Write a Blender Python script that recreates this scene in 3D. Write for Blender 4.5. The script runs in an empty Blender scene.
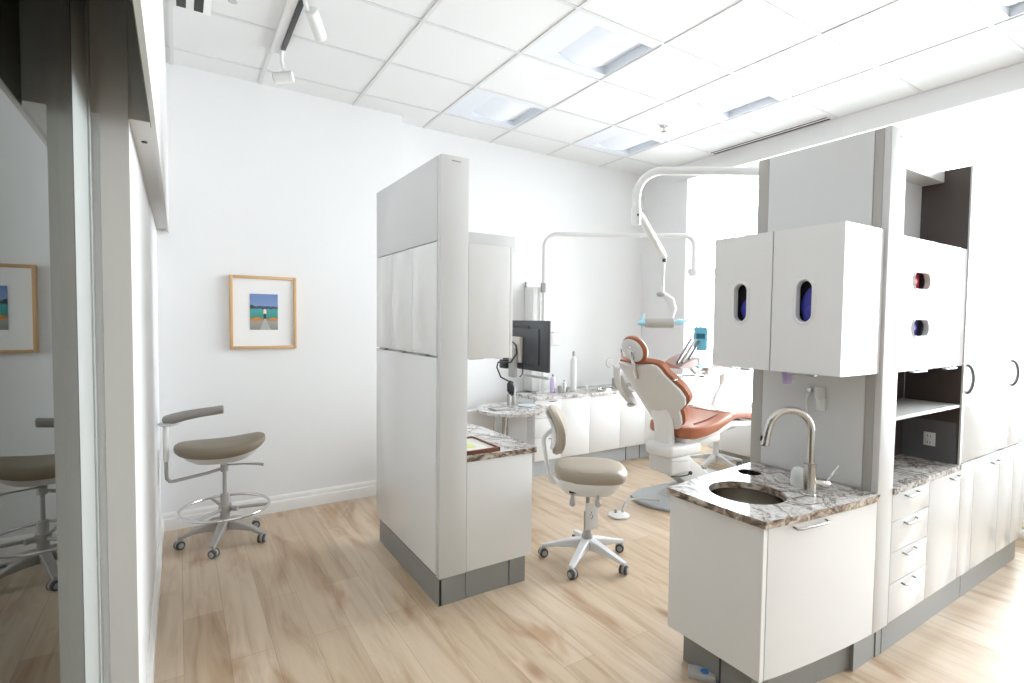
import bpy, bmesh, math, random
from mathutils import Vector, Matrix
R=math.radians; PI=math.pi
random.seed(4)
sc=bpy.context.scene; COL=sc.collection
# ------------------------------------------------------------ materials
def mat(name,col,rough=.5,metal=0.,spec=.5,coat=0.,emis=None,es=0.,alpha=1.,trans=0.):
    m=bpy.data.materials.new(name); m.use_nodes=True
    b=m.node_tree.nodes['Principled BSDF']
    b.inputs['Base Color'].default_value=(*col,1); b.inputs['Roughness'].default_value=rough
    b.inputs['Metallic'].default_value=metal; b.inputs['Specular IOR Level'].default_value=spec
    b.inputs['Coat Weight'].default_value=coat; b.inputs['Coat Roughness'].default_value=.05
    if emis: b.inputs['Emission Color'].default_value=(*emis,1); b.inputs['Emission Strength'].default_value=es
    b.inputs['Transmission Weight'].default_value=trans
    return m
def nd(m,t,**k):
    n=m.node_tree.nodes.new(t)
    for a,v in k.items(): setattr(n,a,v)
    return n
def lk(m,a,b): m.node_tree.links.new(a,b)
def ramp(m,fac,stops):
    r=nd(m,'ShaderNodeValToRGB'); e=r.color_ramp.elements
    while len(e)<len(stops): e.new(.5)
    for i,(p,c) in enumerate(stops): e[i].position=p; e[i].color=(*c,1) if len(c)==3 else c
    lk(m,fac,r.inputs['Fac']); return r.outputs['Color']
def mixc(m,f,a,b,mode='MIX'):
    n=nd(m,'ShaderNodeMix',data_type='RGBA',blend_type=mode)
    for s,v in ((0,f),(6,a),(7,b)):
        if hasattr(v,'links') or hasattr(v,'is_linked'): lk(m,v,n.inputs[s])
        else: n.inputs[s].default_value=v if s==0 else (*v,1)
    return n.outputs[2]
def coords(m,scale=(1,1,1),rot=(0,0,0),loc=(0,0,0)):
    t=nd(m,'ShaderNodeTexCoord'); mp=nd(m,'ShaderNodeMapping')
    mp.inputs['Scale'].default_value=scale; mp.inputs['Rotation'].default_value=rot; mp.inputs['Location'].default_value=loc
    lk(m,t.outputs['Object'],mp.inputs['Vector']); return mp.outputs['Vector']
def noise(m,vec,sc_,det=4,rough=.5,dist=0.):
    n=nd(m,'ShaderNodeTexNoise'); n.inputs['Scale'].default_value=sc_; n.inputs['Detail'].default_value=det
    n.inputs['Roughness'].default_value=rough; n.inputs['Distortion'].default_value=dist; lk(m,vec,n.inputs['Vector']); return n.outputs['Fac']
def bump(m,h,st=.1,dist=.01):
    b=nd(m,'ShaderNodeBump'); b.inputs['Strength'].default_value=st; b.inputs['Distance'].default_value=dist
    lk(m,h,b.inputs['Height']); lk(m,b.outputs['Normal'],m.node_tree.nodes['Principled BSDF'].inputs['Normal'])
def base(m): return m.node_tree.nodes['Principled BSDF'].inputs['Base Color']
def paint(name,col,rough=.6):
    m=mat(name,col,rough,spec=.3); v=coords(m); bump(m,noise(m,v,90,3),.04,.004)
    n=noise(m,v,1.3,2); lk(m,mixc(m,n,tuple(c*.97 for c in col),col),base(m)); return m
M={}
M['wall']=paint('wall_paint',(.79,.79,.79))
M['wall_dim']=paint('side_room_shade',(.16,.145,.12))  # darkness of the unlit side room put into its wall colour
M['soffit']=paint('soffit_paint',(.63,.62,.61))
M['pocket']=paint('track_pocket_shade',(.11,.10,.08))  # very dark tone stands in for the shade inside the pocket
M['tile']=mat('ceiling_tile',(.77,.77,.77),.9,spec=.1); bump(M['tile'],noise(M['tile'],coords(M['tile']),180,4),.25,.004)
M['grid']=mat('ceiling_grid',(.66,.66,.66),.5)  # greyer than the tiles to carry the shadow lines along the strips
M['base']=mat('baseboard_paint',(.82,.81,.80),.35)
M['white']=mat('white_gloss_laminate',(.755,.75,.75),.10,spec=.5)
M['white2']=mat('white_gloss_edge',(.84,.84,.84),.25)
M['cap']=mat('grey_satin_laminate',(.61,.605,.60),.35)
M['panel']=mat('satin_panel_laminate',(.64,.64,.645),.3)
M['strip']=mat('taupe_edge_laminate',(.40,.385,.36),.4)
M['carcass']=mat('cabinet_carcass',(.60,.59,.58),.45)
M['toe']=mat('toe_kick_metal',(.25,.25,.24),.35,spec=.5)
M['toedk']=mat('toe_kick_seam',(.05,.05,.05),.5)
M['brown']=mat('dark_brown_laminate',(.062,.045,.040),.35)
M['greyback']=mat('grey_splash_laminate',(.13,.13,.14),.25)
M['steel']=mat('brushed_steel',(.56,.54,.51),.22,1.)
M['dsteel']=mat('dark_steel',(.20,.20,.21),.25,1.)
M['pullmetal']=mat('pull_metal',(.34,.34,.35),.3,1.)
M['chrome']=mat('chrome',(.72,.72,.73),.12,1.)
M['basin']=mat('basin_steel',(.33,.30,.26),.26,1.)
M['black']=mat('black_plastic',(.016,.016,.018),.35)
M['mon']=mat('monitor_plastic',(.035,.037,.042),.4)
M['screen']=mat('monitor_screen',(.01,.01,.012),.1)
M['wplastic']=mat('white_plastic',(.74,.74,.73),.3)
M['gplastic']=mat('grey_plastic',(.42,.41,.40),.4)
M['base_grey']=mat('grey_star_base',(.38,.365,.345),.4)
M['base_white']=mat('pale_star_base',(.66,.66,.67),.35)
M['rubber']=mat('grey_rubber',(.07,.07,.072),.6)
M['hubcap']=mat('castor_hub',(.33,.33,.33),.4)
M['taupe']=mat('stool_vinyl_lit',(.36,.31,.245),.42)  # stool upholstery, strong light put into the paler tone
M['olive']=mat('stool_vinyl_shaded',(.205,.165,.115),.45)  # same upholstery, shade put into the darker tone
M['orange']=mat('rust_orange_vinyl',(.36,.105,.038),.35,coat=.3)
M['oseam']=mat('dark_seam',(.16,.035,.018),.5)
M['shell']=mat('chair_shell',(.62,.615,.60),.35)
M['oak']=mat('oak_frame',(.60,.38,.19),.5)
M['mahog']=mat('reddish_wood',(.17,.05,.022),.4)
M['paper']=mat('paper',(.80,.79,.72),.7)
M['note']=mat('yellow_note',(.70,.72,.28),.7)
M['blue']=mat('blue_display_case',(.16,.50,.66),.35)
M['bluelt']=mat('pale_blue_film',(.45,.78,.90),.35)
M['bluedk']=mat('display_ink',(.02,.12,.20),.3)
M['glove_blue']=mat('indigo_glove',(.045,.045,.36),.5)
M['glove_dark']=mat('near_black_carton',(.015,.013,.02),.6)  # near-black carton of the indigo glove boxes
M['glove_red']=mat('crimson_carton',(.48,.02,.06),.5)
M['purple']=mat('lilac_cup',(.42,.34,.56),.4)
M['lilac']=mat('pale_lilac_plastic',(.68,.58,.80),.4)
M['pink']=mat('tan_pink_panel',(.38,.27,.24),.4)
M['badge']=mat('blue_badge',(.03,.20,.55),.4)
M['greendot']=mat('dark_slot',(.03,.03,.03),.6)
M['lens']=mat('frosted_lens',(.75,.78,.84),.5,emis=(.9,.95,1),es=.08)
M['wframe']=mat('window_frame_paint',(.62,.62,.62),.4)
M['lampcover']=mat('lamp_reflector',(.48,.46,.42),.3)
M['stile']=mat('satin_grey_stile',(.36,.375,.36),.55)
M['jamb']=mat('warm_grey_jamb',(.50,.48,.455),.5)
# oak floor
m=M['floor']=mat('oak_planks',(.6,.5,.4),.32,spec=.4)
v=coords(m,rot=(0,0,R(90)))
br=nd(m,'ShaderNodeTexBrick'); br.offset=.37; br.squash=1
for k,x in (('Scale',1.),('Mortar Size',.0012),('Mortar Smooth',.1),('Bias',0.),('Brick Width',1.35),('Row Height',.185)): br.inputs[k].default_value=x
br.inputs['Color1'].default_value=(0,0,0,1); br.inputs['Color2'].default_value=(1,1,1,1); br.inputs['Mortar'].default_value=(.5,.5,.5,1)
lk(m,v,br.inputs['Vector'])
tone=ramp(m,br.outputs['Color'],[(0,(.50,.385,.272)),(.5,(.545,.43,.315)),(1,(.60,.485,.37))])
v2=coords(m,scale=(9,.75,1))
g1=noise(m,v2,1.6,6,.62,.6)
grain=ramp(m,g1,[(.28,(.74,.65,.56)),(.5,(.98,.97,.95)),(.72,(1.1,1.09,1.08))])
c=mixc(m,1.,tone,grain,'MULTIPLY')
v3=coords(m,scale=(3.2,.9,1),loc=(3,1,0))
g2=noise(m,v3,1.35,3,.5,.8)
blot=ramp(m,g2,[(.30,(.66,.50,.36)),(.46,(1,1,1)),(1,(1.04,1.04,1.04))])
c=mixc(m,.75,c,blot,'MULTIPLY')
v4=coords(m,scale=(5.,1.9,1),loc=(7,3,0))
vo=nd(m,'ShaderNodeTexVoronoi'); vo.inputs['Scale'].default_value=.8; lk(m,v4,vo.inputs['Vector'])
kn=ramp(m,vo.outputs['Distance'],[(.0,(.38,.23,.15)),(.07,(.62,.45,.33)),(.17,(1,1,1))])
c=mixc(m,.8,c,kn,'MULTIPLY')
mo=ramp(m,br.outputs['Fac'],[(0,(1,1,1)),(1,(.72,.64,.58))])
c=mixc(m,1.,c,mo,'MULTIPLY'); lk(m,c,base(m)); bump(m,g1,.05,.003)
# veined stone
m=M['stone']=mat('veined_stone',(.7,.7,.7),.17,spec=.5)
v=coords(m)
n1=noise(m,v,5.2,7,.66,.9)
c=ramp(m,n1,[(.33,(.50,.49,.49)),(.41,(.76,.75,.73)),(.468,(.62,.59,.56)),(.492,(.16,.125,.115)),(.512,(.56,.53,.50)),(.56,(.80,.79,.77)),(.64,(.74,.74,.75)),(.71,(.34,.35,.40))])
n2=noise(m,v,9.,6,.6,2.2)
c2=ramp(m,n2,[(.40,(1,1,1)),(.475,(.75,.70,.66)),(.5,(.28,.21,.185)),(.525,(.80,.76,.74)),(.6,(1,1,1))])
c=mixc(m,.55,c,c2,'MULTIPLY')
n3=noise(m,v,60,2); c=mixc(m,.18,c,ramp(m,n3,[(.35,(.35,.33,.32)),(.6,(1,1,1))]),'MULTIPLY')
lk(m,c,base(m))
# stone edge (same slab, less glossy, darker and browner pattern)
m=M['stone_edge']=mat('veined_stone_edge',(.4,.35,.3),.3)
v=coords(m,scale=(1,1,1.6)); n1=noise(m,v,15.,5,.6,1.2)
lk(m,ramp(m,n1,[(.36,(.05,.038,.03)),(.46,(.22,.155,.11)),(.53,(.42,.34,.27)),(.62,(.60,.56,.51))]),base(m))
# window glass, thin clear panes (fresnel mirror over see-through)
def glass(name,tint,ior=1.5):
    m=bpy.data.materials.new(name); m.use_nodes=True; t=m.node_tree; t.nodes.clear()
    o=t.nodes.new('ShaderNodeOutputMaterial'); mx=t.nodes.new('ShaderNodeMixShader'); tr=t.nodes.new('ShaderNodeBsdfTransparent')
    gl=t.nodes.new('ShaderNodeBsdfGlossy'); fr=t.nodes.new('ShaderNodeFresnel')
    tr.inputs[0].default_value=(*tint,1); gl.inputs['Roughness'].default_value=0.; fr.inputs[0].default_value=ior
    gl.inputs[0].default_value=(.93,.95,.93,1)
    t.links.new(fr.outputs[0],mx.inputs[0]); t.links.new(tr.outputs[0],mx.inputs[1]); t.links.new(gl.outputs[0],mx.inputs[2]); t.links.new(mx.outputs[0],o.inputs[0])
    return m
M['pane']=glass('clear_window_pane',(.97,.98,.98))
M['doorglass']=glass('sliding_door_glass',(.72,.75,.70),1.48)
# little lake painting: flat colour fields in one procedural material
m=M['paint']=mat('lake_painting',(.5,.5,.5),.6)
tc=nd(m,'ShaderNodeTexCoord'); sx=nd(m,'ShaderNodeSeparateXYZ'); lk(m,tc.outputs['Generated'],sx.inputs[0])
nz=nd(m,'ShaderNodeTexNoise'); nz.inputs['Scale'].default_value=5; lk(m,tc.outputs['Generated'],nz.inputs['Vector'])
ad=nd(m,'ShaderNodeMath',operation='MULTIPLY_ADD'); ad.inputs[1].default_value=.10; lk(m,nz.outputs['Fac'],ad.inputs[0]); lk(m,sx.outputs['Z'],ad.inputs[2])
col=ramp(m,ad.outputs[0],[(.0,(.22,.22,.20)),(.28,(.33,.32,.29)),(.34,(.45,.16,.03)),(.38,(.06,.24,.20)),(.50,(.05,.30,.28)),(.63,(.08,.32,.33)),(.645,(.06,.07,.10)),(.70,(.09,.11,.18)),(.72,(.20,.29,.50)),(1,(.15,.24,.48))])
m.node_tree.nodes['Color Ramp'].color_ramp.interpolation='LINEAR'
lk(m,col,base(m))
# ------------------------------------------------------------ mesh builder
class MB:
    def __init__(s): s.v=[]; s.f=[]; s.m=[]; s.cur=0
    def add(s,vs,fs,mi=None):
        o=len(s.v); s.v+= [tuple(v) for v in vs]
        for f in fs: s.f.append([i+o for i in f]); s.m.append(s.cur if mi is None else mi)
        return s
    def frombm(s,bm,mi=None):
        bm.verts.ensure_lookup_table(); s.add([v.co[:] for v in bm.verts],[[v.index for v in f.verts] for f in bm.faces],mi); bm.free()
    def box(s,x0,x1,y0,y1,z0,z1,bev=.0,mi=None,mx=None,seg=2):
        bm=bmesh.new(); bmesh.ops.create_cube(bm,size=1)
        for v in bm.verts: v.co=Vector(((x0+x1)/2+v.co.x*(x1-x0),(y0+y1)/2+v.co.y*(y1-y0),(z0+z1)/2+v.co.z*(z1-z0)))
        if bev>0: bmesh.ops.bevel(bm,geom=bm.edges[:],offset=bev,segments=seg,profile=.5,affect='EDGES')
        if mx: bm.transform(mx)
        bm.verts.index_update(); s.frombm(bm,mi); return s
    def tube(s,pts,r,n=12,mi=None,cap=True,sq=1.):
        P=[Vector(p) for p in pts]; rs=r if isinstance(r,(list,tuple)) else [r]*len(P)
        t0=(P[1]-P[0]).normalized(); up=Vector((0,0,1)) if abs(t0.z)<.9 else Vector((1,0,0))
        nrm=(up-t0*up.dot(t0)).normalized(); vs=[];fs=[]
        for i,p in enumerate(P):
            a=P[max(i-1,0)];b=P[min(i+1,len(P)-1)]; t=(b-a).normalized()
            nrm=(nrm-t*nrm.dot(t)).normalized(); bi=t.cross(nrm)
            for k in range(n):
                an=2*PI*k/n; vs.append(p+(nrm*math.cos(an)*sq+bi*math.sin(an))*rs[i])
        for i in range(len(P)-1):
            for k in range(n):
                fs.append([i*n+k,i*n+(k+1)%n,(i+1)*n+(k+1)%n,(i+1)*n+k])
        if cap: fs.append(list(range(n))[::-1]); fs.append([(len(P)-1)*n+k for k in range(n)])
        s.add(vs,fs,mi); return s
    def lathe(s,prof,c=(0,0,0),n=32,sx=1,sy=1,mi=None,mx=None,close=True):
        vs=[];fs=[]
        for r,z in prof:
            for k in range(n):
                a=2*PI*k/n; p=Vector((r*math.cos(a)*sx,r*math.sin(a)*sy,z))
                vs.append((mx@p if mx else p)+Vector(c))
        for i in range(len(prof)-1):
            for k in range(n): fs.append([i*n+k,i*n+(k+1)%n,(i+1)*n+(k+1)%n,(i+1)*n+k])
        if close: fs.append(list(range(n))[::-1]); fs.append([(len(prof)-1)*n+k for k in range(n)])
        s.add(vs,fs,mi); return s
    def prism(s,poly,z0,z1,mx=None,mi=None,mside=None,bev=0.):
        bm=bmesh.new(); vb=[bm.verts.new((x,y,z0)) for x,y in poly]; f=bm.faces.new(vb)
        r=bmesh.ops.extrude_face_region(bm,geom=[f]); tv=[g for g in r['geom'] if isinstance(g,bmesh.types.BMVert)]
        for v in tv: v.co.z=z1
        bmesh.ops.recalc_face_normals(bm,faces=bm.faces[:])
        if bev>0: bmesh.ops.bevel(bm,geom=[e for e in bm.edges if abs(e.verts[0].co.z-e.verts[1].co.z)<1e-6],offset=bev,segments=2,profile=.5,affect='EDGES')
        if mx: bm.transform(mx)
        bm.verts.index_update(); s.frombm(bm,mi); return s
    def loft(s,rings,mi=None,cap=True):
        n=len(rings[0]); vs=[p for r in rings for p in r]; fs=[]
        for i in range(len(rings)-1):
            for k in range(n): fs.append([i*n+k,i*n+(k+1)%n,(i+1)*n+(k+1)%n,(i+1)*n+k])
        if cap: fs.append(list(range(n))[::-1]); fs.append([(len(rings)-1)*n+k for k in range(n)])
        s.add(vs,fs,mi); return s
    def ball(s,c,rx,ry,rz,mi=None,n=16,mx=None):
        prof=[(max(math.sin(PI*i/n),.0005),-math.cos(PI*i/n)) for i in range(n+1)]
        q=Matrix.Diagonal((rx,ry,rz)); 
        s.lathe(prof,c,20,mx=(mx@q if mx else q),mi=mi); return s
ROOTS={}
def build(mb,name,mats,parent=None,local=False,smooth=True,ang=35):
    """one mesh object; world coordinates unless local"""
    L=Vector((0,0,0))
    p=parent
    while p is not None:
        L+=p.location; p=p.parent
    me=bpy.data.meshes.new(name)
    vs=mb.v if local else [tuple(Vector(v)-L) for v in mb.v]
    me.from_pydata(vs,[],mb.f); 
    if not isinstance(mats,(list,tuple)): mats=[mats]
    for q in mats: me.materials.append(M[q] if isinstance(q,str) else q)
    me.polygons.foreach_set('material_index',mb.m)
    bm=bmesh.new(); bm.from_mesh(me); bmesh.ops.recalc_face_normals(bm,faces=bm.faces[:]); bm.to_mesh(me); bm.free()
    if smooth:
        me.polygons.foreach_set('use_smooth',[True]*len(me.polygons)); me.set_sharp_from_angle(angle=R(ang))
    me.update(); o=bpy.data.objects.new(name,me); COL.objects.link(o)
    if parent is not None: o.parent=parent
    return o
def tag(o,label,cat,group=None):
    o['label']=label; o['category']=cat
    if group: o['group']=group
    return o
def thing(name,label,cat,loc,rz=0,group=None):
    o=bpy.data.objects.new(name,None); COL.objects.link(o); o.empty_display_size=.1
    o.location=loc; o.rotation_euler=(0,0,rz); return tag(o,label,cat,group)
def struct(name,mb,mats,parent=None,**k):
    o=build(mb,name,mats,parent,**k)
    if parent is None: o['kind']='structure'
    return o
def dup(root,loc,rz,label,group=None):
    r=root.copy(); COL.objects.link(r); r.location=loc; r.rotation_euler=(0,0,rz); r['label']=label
    if group: r['group']=group
    for ch in list(root.children):
        c=ch.copy(); COL.objects.link(c); c.parent=r
        for g in ch.children:
            d=g.copy(); COL.objects.link(d); d.parent=c
    return r
def rotx(a): return Matrix.Rotation(a,4,'X')
def T(x,y,z): return Matrix.Translation((x,y,z))
def arc(c,r,a0,a1,n,ax,ay):
    c=Vector(c);ax=Vector(ax);ay=Vector(ay)
    return [c+ax*r*math.cos(R(a0+(a1-a0)*i/n))+ay*r*math.sin(R(a0+(a1-a0)*i/n)) for i in range(n+1)]
# ------------------------------------------------------------ camera
f,yaw,pit,rol=524.1,.5663,.04092,.01118; H=1.6
cam=bpy.data.cameras.new('camera'); co=bpy.data.objects.new('camera',cam); COL.objects.link(co)
cam.sensor_width=36; cam.lens=f/1024*36; cam.clip_start=.01; cam.clip_end=200
fw=Vector((math.sin(yaw)*math.cos(pit),math.cos(yaw)*math.cos(pit),-math.sin(pit)))
r0=Vector((math.cos(yaw),-math.sin(yaw),0)); u0=r0.cross(fw)
rt=math.cos(rol)*r0+math.sin(rol)*u0; up=-math.sin(rol)*r0+math.cos(rol)*u0
mx=Matrix((rt,up,-fw)).transposed().to_4x4(); mx.translation=(0,0,H); co.matrix_world=mx
sc.camera=co
# ------------------------------------------------------------ room shell
CZ=3.436
mb=MB(); mb.box(-3,6.08,-3.2,5.0,-.1,0); struct('floor',mb,'floor',smooth=False)
XL=[-3.0,-2.34,-1.61,-.88,-.02,.56,1.295,2.01,2.75,3.48,4.25,5.0]; YL=[-3.2,-2.57,-1.94,-1.31,-.68,-.05,.58,1.21,1.84,2.47,3.10,3.73,4.36,4.85]
lights=[(2.01,2.47),(2.01,3.73),(3.48,2.47),(3.48,3.73),(3.48,.58),(2.01,.58),(3.48,-1.31),(2.01,-1.31)]
mb=MB()
for i in range(len(XL)-1):
    for j in range(len(YL)-1):
        if (XL[i],YL[j]) in lights: continue
        mb.box(XL[i]+.010,XL[i+1]-.010,YL[j]+.010,YL[j+1]-.010,CZ+.004,CZ+.02,mi=0)
for x in XL[1:]: mb.box(x-.012,x+.012,-3.2,4.85,CZ-.002,CZ+.03,mi=1)
for y in YL[:-1]: mb.box(-3,5.0,y-.012,y+.012,CZ-.0015,CZ+.03,mi=1)
mb.box(5.0,6.08,-3.2,5.0,CZ+.1,CZ+.16,mi=0); mb.box(-3,5.1,-3.2,5.0,CZ+.16,CZ+.2,mi=0)
struct('ceiling',mb,['tile','grid'],smooth=False)
mb=MB(); mb.box(-.27,1.74,4.63,5.0,0,CZ+.02); struct('wall_back',mb,'wall',smooth=False)
mb=MB(); mb.box(1.74,6.05,4.79,5.0,0,CZ+.1); struct('wall_far',mb,'wall',smooth=False)
mb=MB(); mb.box(-.27,-.13,2.12,4.63,0,2.235); mb.box(-.60,-.27,2.12,2.2,0,2.235); struct('wall_left',mb,'wall',smooth=False)
mb=MB(); mb.box(5.0,5.12,4.11,4.79,0,3.26); mb.box(5.0,5.12,-3.2,4.79,3.255,CZ+.1); mb.box(5.8,6.1,-3.2,4.79,0,.56); mb.box(5.8,6.1,-3.2,-2.0,.56,CZ+.1); struct('wall_right',mb,'wall',smooth=False)  # stretch past the window's end, behind the camera, made solid to limit light
# soffit over the sliding door
mb=MB(); mb.box(-.60,-.068,2.12,4.63,2.235,CZ); mb.box(-.068,-.055,-1.6,4.63,2.215,CZ,mi=0)
struct('trim_1',mb,['soffit'],smooth=False)
mb=MB(); mb.box(-.60,-.068,-1.6,2.12,2.95,3.0); mb.box(-.62,-.60,-1.6,2.12,2.5,3.0); mb.box(-.0705,-.0685,-1.6,2.12,2.22,2.95); mb.box(-.60,-.068,-1.64,-1.6,2.22,3.0)  # unseen end cap added to keep light out of the pocket
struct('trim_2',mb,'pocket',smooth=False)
mb=MB(); mb.box(-.2025,-.128,2.105,2.119,0,2.95);
mb.box(-.60,-.07,2.119,2.1199,2.236,2.95)
struct('trim_3',mb,'jamb',smooth=False)
# dark room behind the glass
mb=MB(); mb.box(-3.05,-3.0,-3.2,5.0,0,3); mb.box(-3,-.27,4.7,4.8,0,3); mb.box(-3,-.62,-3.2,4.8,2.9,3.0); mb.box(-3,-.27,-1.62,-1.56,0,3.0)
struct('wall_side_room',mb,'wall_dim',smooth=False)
# sliding glass door
d=bpy.data.objects.new('door_1',None); COL.objects.link(d); d.location=(-.23,.9,0); d['kind']='structure'
mb=MB(); mb.box(-.233,-.228,-1.5,.205,.012,2.93); mb.box(-.233,-.228,.209,1.79,.012,2.93); build(mb,'glass_pane','doorglass',d,smooth=False)
mb=MB(); mb.box(-.262,-.2285,1.796,2.10,0,2.95,.001); mb.box(-.262,-.2235,2.07,2.118,0,2.95); build(mb,'door_stile','stile',d)
mb=MB(); mb.box(-.236,-.2275,1.790,1.796,0,2.95); build(mb,'gasket','mon',d)
mb=MB(); mb.box(-.2275,-.2245,.205,.209,.01,2.93); build(mb,'glass_joint','wplastic',d)
# hole plug in soffit underside
mb=MB(); mb.lathe([(.009,-.003),(.009,.001)],(-.098,2.36,2.234),16); o=build(mb,'socket_plug','greendot'); tag(o,'small dark round plug under the soffit above the left wall','plug')
# baseboards
def baseboard(name,pts):
    prof=[(0,0),(.018,0),(.018,.085),(.012,.092),(.012,.118),(.005,.135),(0,.135)]
    mb=MB()
    for (a,b) in pts:
        a=Vector((*a,0));b=Vector((*b,0));t=(b-a).normalized();nn=Vector((t.y,-t.x,0))
        rings=[[p+nn*q[0]+Vector((0,0,q[1])) for q in prof] for p in (a,b)]
        mb.loft(rings)
    struct(name,mb,'base',smooth=False)
baseboard('baseboard_back',[((-.13,4.63),(1.74,4.63))])
baseboard('baseboard_left',[((-.13,2.13),(-.13,4.63))])
baseboard('baseboard_far',[((1.74,4.79),(2.3,4.79))])
# windows (right, alcove) and an unseen one behind the camera, sized for its light
def window(name,axis,c,a0,a1,z0,z1,mull):
    w=bpy.data.objects.new(name,None); COL.objects.link(w); w['kind']='structure'
    w.location=(c,(a0+a1)/2,0) if axis=='x' else ((a0+a1)/2,c,0)
    mb=MB()
    def bar(u0,u1,zz0,zz1,t=.05):
        if axis=='x': mb.box(c-t/2,c+t/2,u0,u1,zz0,zz1)
        else: mb.box(u0,u1,c-t/2,c+t/2,zz0,zz1)
    bar(a0,a1,z0,z0+.06); bar(a0,a1,z1-.06,z1)
    for u in mull: bar(u-.035,u+.035,z0,z1,.08)
    build(mb,'window_frame','wframe',w,smooth=False)
    mb=MB(); us=sorted(mull)
    for k in range(len(us)-1):
        if axis=='x': mb.box(c-.003,c+.003,us[k]+.02,us[k+1]-.02,z0+.06,z1-.06)
        else: mb.box(us[k]+.02,us[k+1]-.02,c-.003,c+.003,z0+.06,z1-.06)
    build(mb,'pane','pane',w,smooth=False)
window('window_1','x',5.95,-2.0,4.79,.56,CZ+.1,[-1.98,-.6,.7,2.2,3.94,4.77])
window('window_2','y',-3.1,4.3,5.95,.3,CZ+.1,[4.32,5.1,5.93])
mb=MB(); mb.box(-3,4.3,-3.15,-3.05,0,CZ+.1); mb.box(4.3,6.0,-3.15,-3.05,0,.3); struct('wall_front_unseen',mb,'wall',smooth=False)  # unseen wall added to cut the light from behind the camera
# ------------------------------------------------------------ ceiling fittings
LL={(2.01,2.47):'largest-looking square recessed ceiling light, near the top centre',
    (2.01,3.73):'small-looking recessed ceiling light far back, above the left cabinet partition',
    (3.48,2.47):'recessed ceiling light beside the dark slot air diffuser',
    (3.48,3.73):'faint recessed ceiling light left of the sprinkler head, nearest the far wall',
    (3.48,.58):'recessed ceiling light cut by the top right corner of the frame',
    }
proto=None
for k,(x,y) in enumerate(lights):
    if (x,y) not in LL: 
        continue
    w=.735;h=.63
    for i in range(len(XL)-1):
        if abs(XL[i]-x)<1e-6: w=XL[i+1]-XL[i]
    t=thing('ceiling_light',LL[(x,y)],'ceiling light',(x+w/2,y+h/2,CZ),group='square recessed ceiling lights')
    mb=MB(); x0,x1,y0,y1=x+.012,x+w-.012,y+.012,y+h-.012
    a=.07
    # sloping white reflector well
    o1=[(x0,y0),(x1,y0),(x1,y1),(x0,y1)]; i1=[(x0+.20,y0+.07),(x1-.02,y0+.07),(x1-.02,y1-.07),(x0+.20,y1-.07)]
    mb.loft([[Vector((p[0],p[1],CZ+.004)) for p in o1],[Vector((p[0],p[1],CZ+.006)) for p in i1] ,[Vector((p[0],p[1],CZ+.075)) for p in i1]],cap=False)
    build(mb,'reflector',mat('light_reflector',(.72,.75,.80),.5) if proto is None else proto,t,smooth=False)
    if proto is None: proto=bpy.data.materials['light_reflector']
    mb=MB(); xa,xb,ya,yb=x0+.20,x1-.02,y0+.07,y1-.07; rings=[]
    for q in range(9):
        s_=q/8; xx=xa+(xb-xa)*s_; zz=CZ+.070-.055*math.sin(PI*s_)
        rings.append([Vector((xx,ya,zz)),Vector((xx,yb,zz)),Vector((xx,yb,zz+.004)),Vector((xx,ya,zz+.004))])
    mb.loft(rings); build(mb,'diffuser','lens',t)
# fixtures' wells closed above by backing slab
mb=MB(); mb.box(4.855,4.950,2.50,3.71,CZ-.010,CZ+.003,mi=0); mb.box(4.862,4.884,2.505,3.705,CZ-.0125,CZ-.009,mi=1); mb.box(4.912,4.944,2.505,3.705,CZ-.0125,CZ-.009,mi=1)
t=thing('slot_diffuser','long dark two-slot air diffuser in the ceiling near the bulkhead','air diffuser',(4.9,3.1,CZ-.006))
build(mb,'diffuser_bar',['base','greendot'],t,smooth=False)
def sprinkler(x,y,label):
    t=thing('sprinkler',label,'sprinkler',(x,y,CZ),group='ceiling sprinklers')
    mb=MB(); mb.lathe([(.001,-.006),(.035,-.006),(.036,0),(.001,0)],(x,y,CZ),20); build(mb,'escutcheon','chrome',t)
    mb=MB(); mb.tube([(x,y,CZ-.005),(x,y,CZ-.045)],.009,10); mb.lathe([(.001,-.052),(.026,-.052),(.024,-.048),(.001,-.047)],(x,y,CZ),12); build(mb,'head','steel',t)
sprinkler(3.867,3.466,'small metal sprinkler head between the faint ceiling lights')
sprinkler(.28,3.43,'sprinkler head beside the ceiling grille, cut by the top edge')
t=thing('ceiling_grille','white ceiling air grille with black slots, cut by the top edge','air grille',(.08,3.45,CZ))
mb=MB(); mb.box(-.012,.185,3.14,3.755,CZ-.010,CZ+.002,.002); build(mb,'grille_frame','base',t)
mb=MB()
for x in (.010,.098): mb.box(x,x+.048,3.18,3.735,CZ-.0125,CZ-.009)
build(mb,'slot','greendot',t,smooth=False)
# track light
t=thing('track_light','black ceiling track with two white cylinder spots, near top left','track light',(.615,3.5,CZ))
mb=MB(); mb.box(.603,.632,2.9,3.89,CZ-.036,CZ-.006,.002); build(mb,'track','black',t)
mb=MB(); mb.box(.55,.603,2.9,4.0,CZ-.022,CZ-.003,.002); build(mb,'mounting_rail','base',t)
def spot(a,b,st):
    mb=MB(); a=Vector(a);b=Vector(b);dd=(b-a).normalized()
    mb.tube([a,a+dd*.004,b-dd*.004,b],[.032,.037,.037,.034],20,mi=0); mb.tube([b,b+dd*.002],[.029,.029],20,mi=1); mb.tube(st,.012,10,mi=0)
    mb.box(st[0][0]-.02,st[0][0]+.02,st[0][1]-.05,st[0][1]+.05,st[0][2]-.012,st[0][2]+.012,.003)
    o=build(mb,'spot_head',['wplastic','black'],t); return o
spot((.69,3.95,3.27),(.575,4.0,3.245),[(.617,3.93,3.42),(.617,3.95,3.36),(.64,3.97,3.28)])
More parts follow.
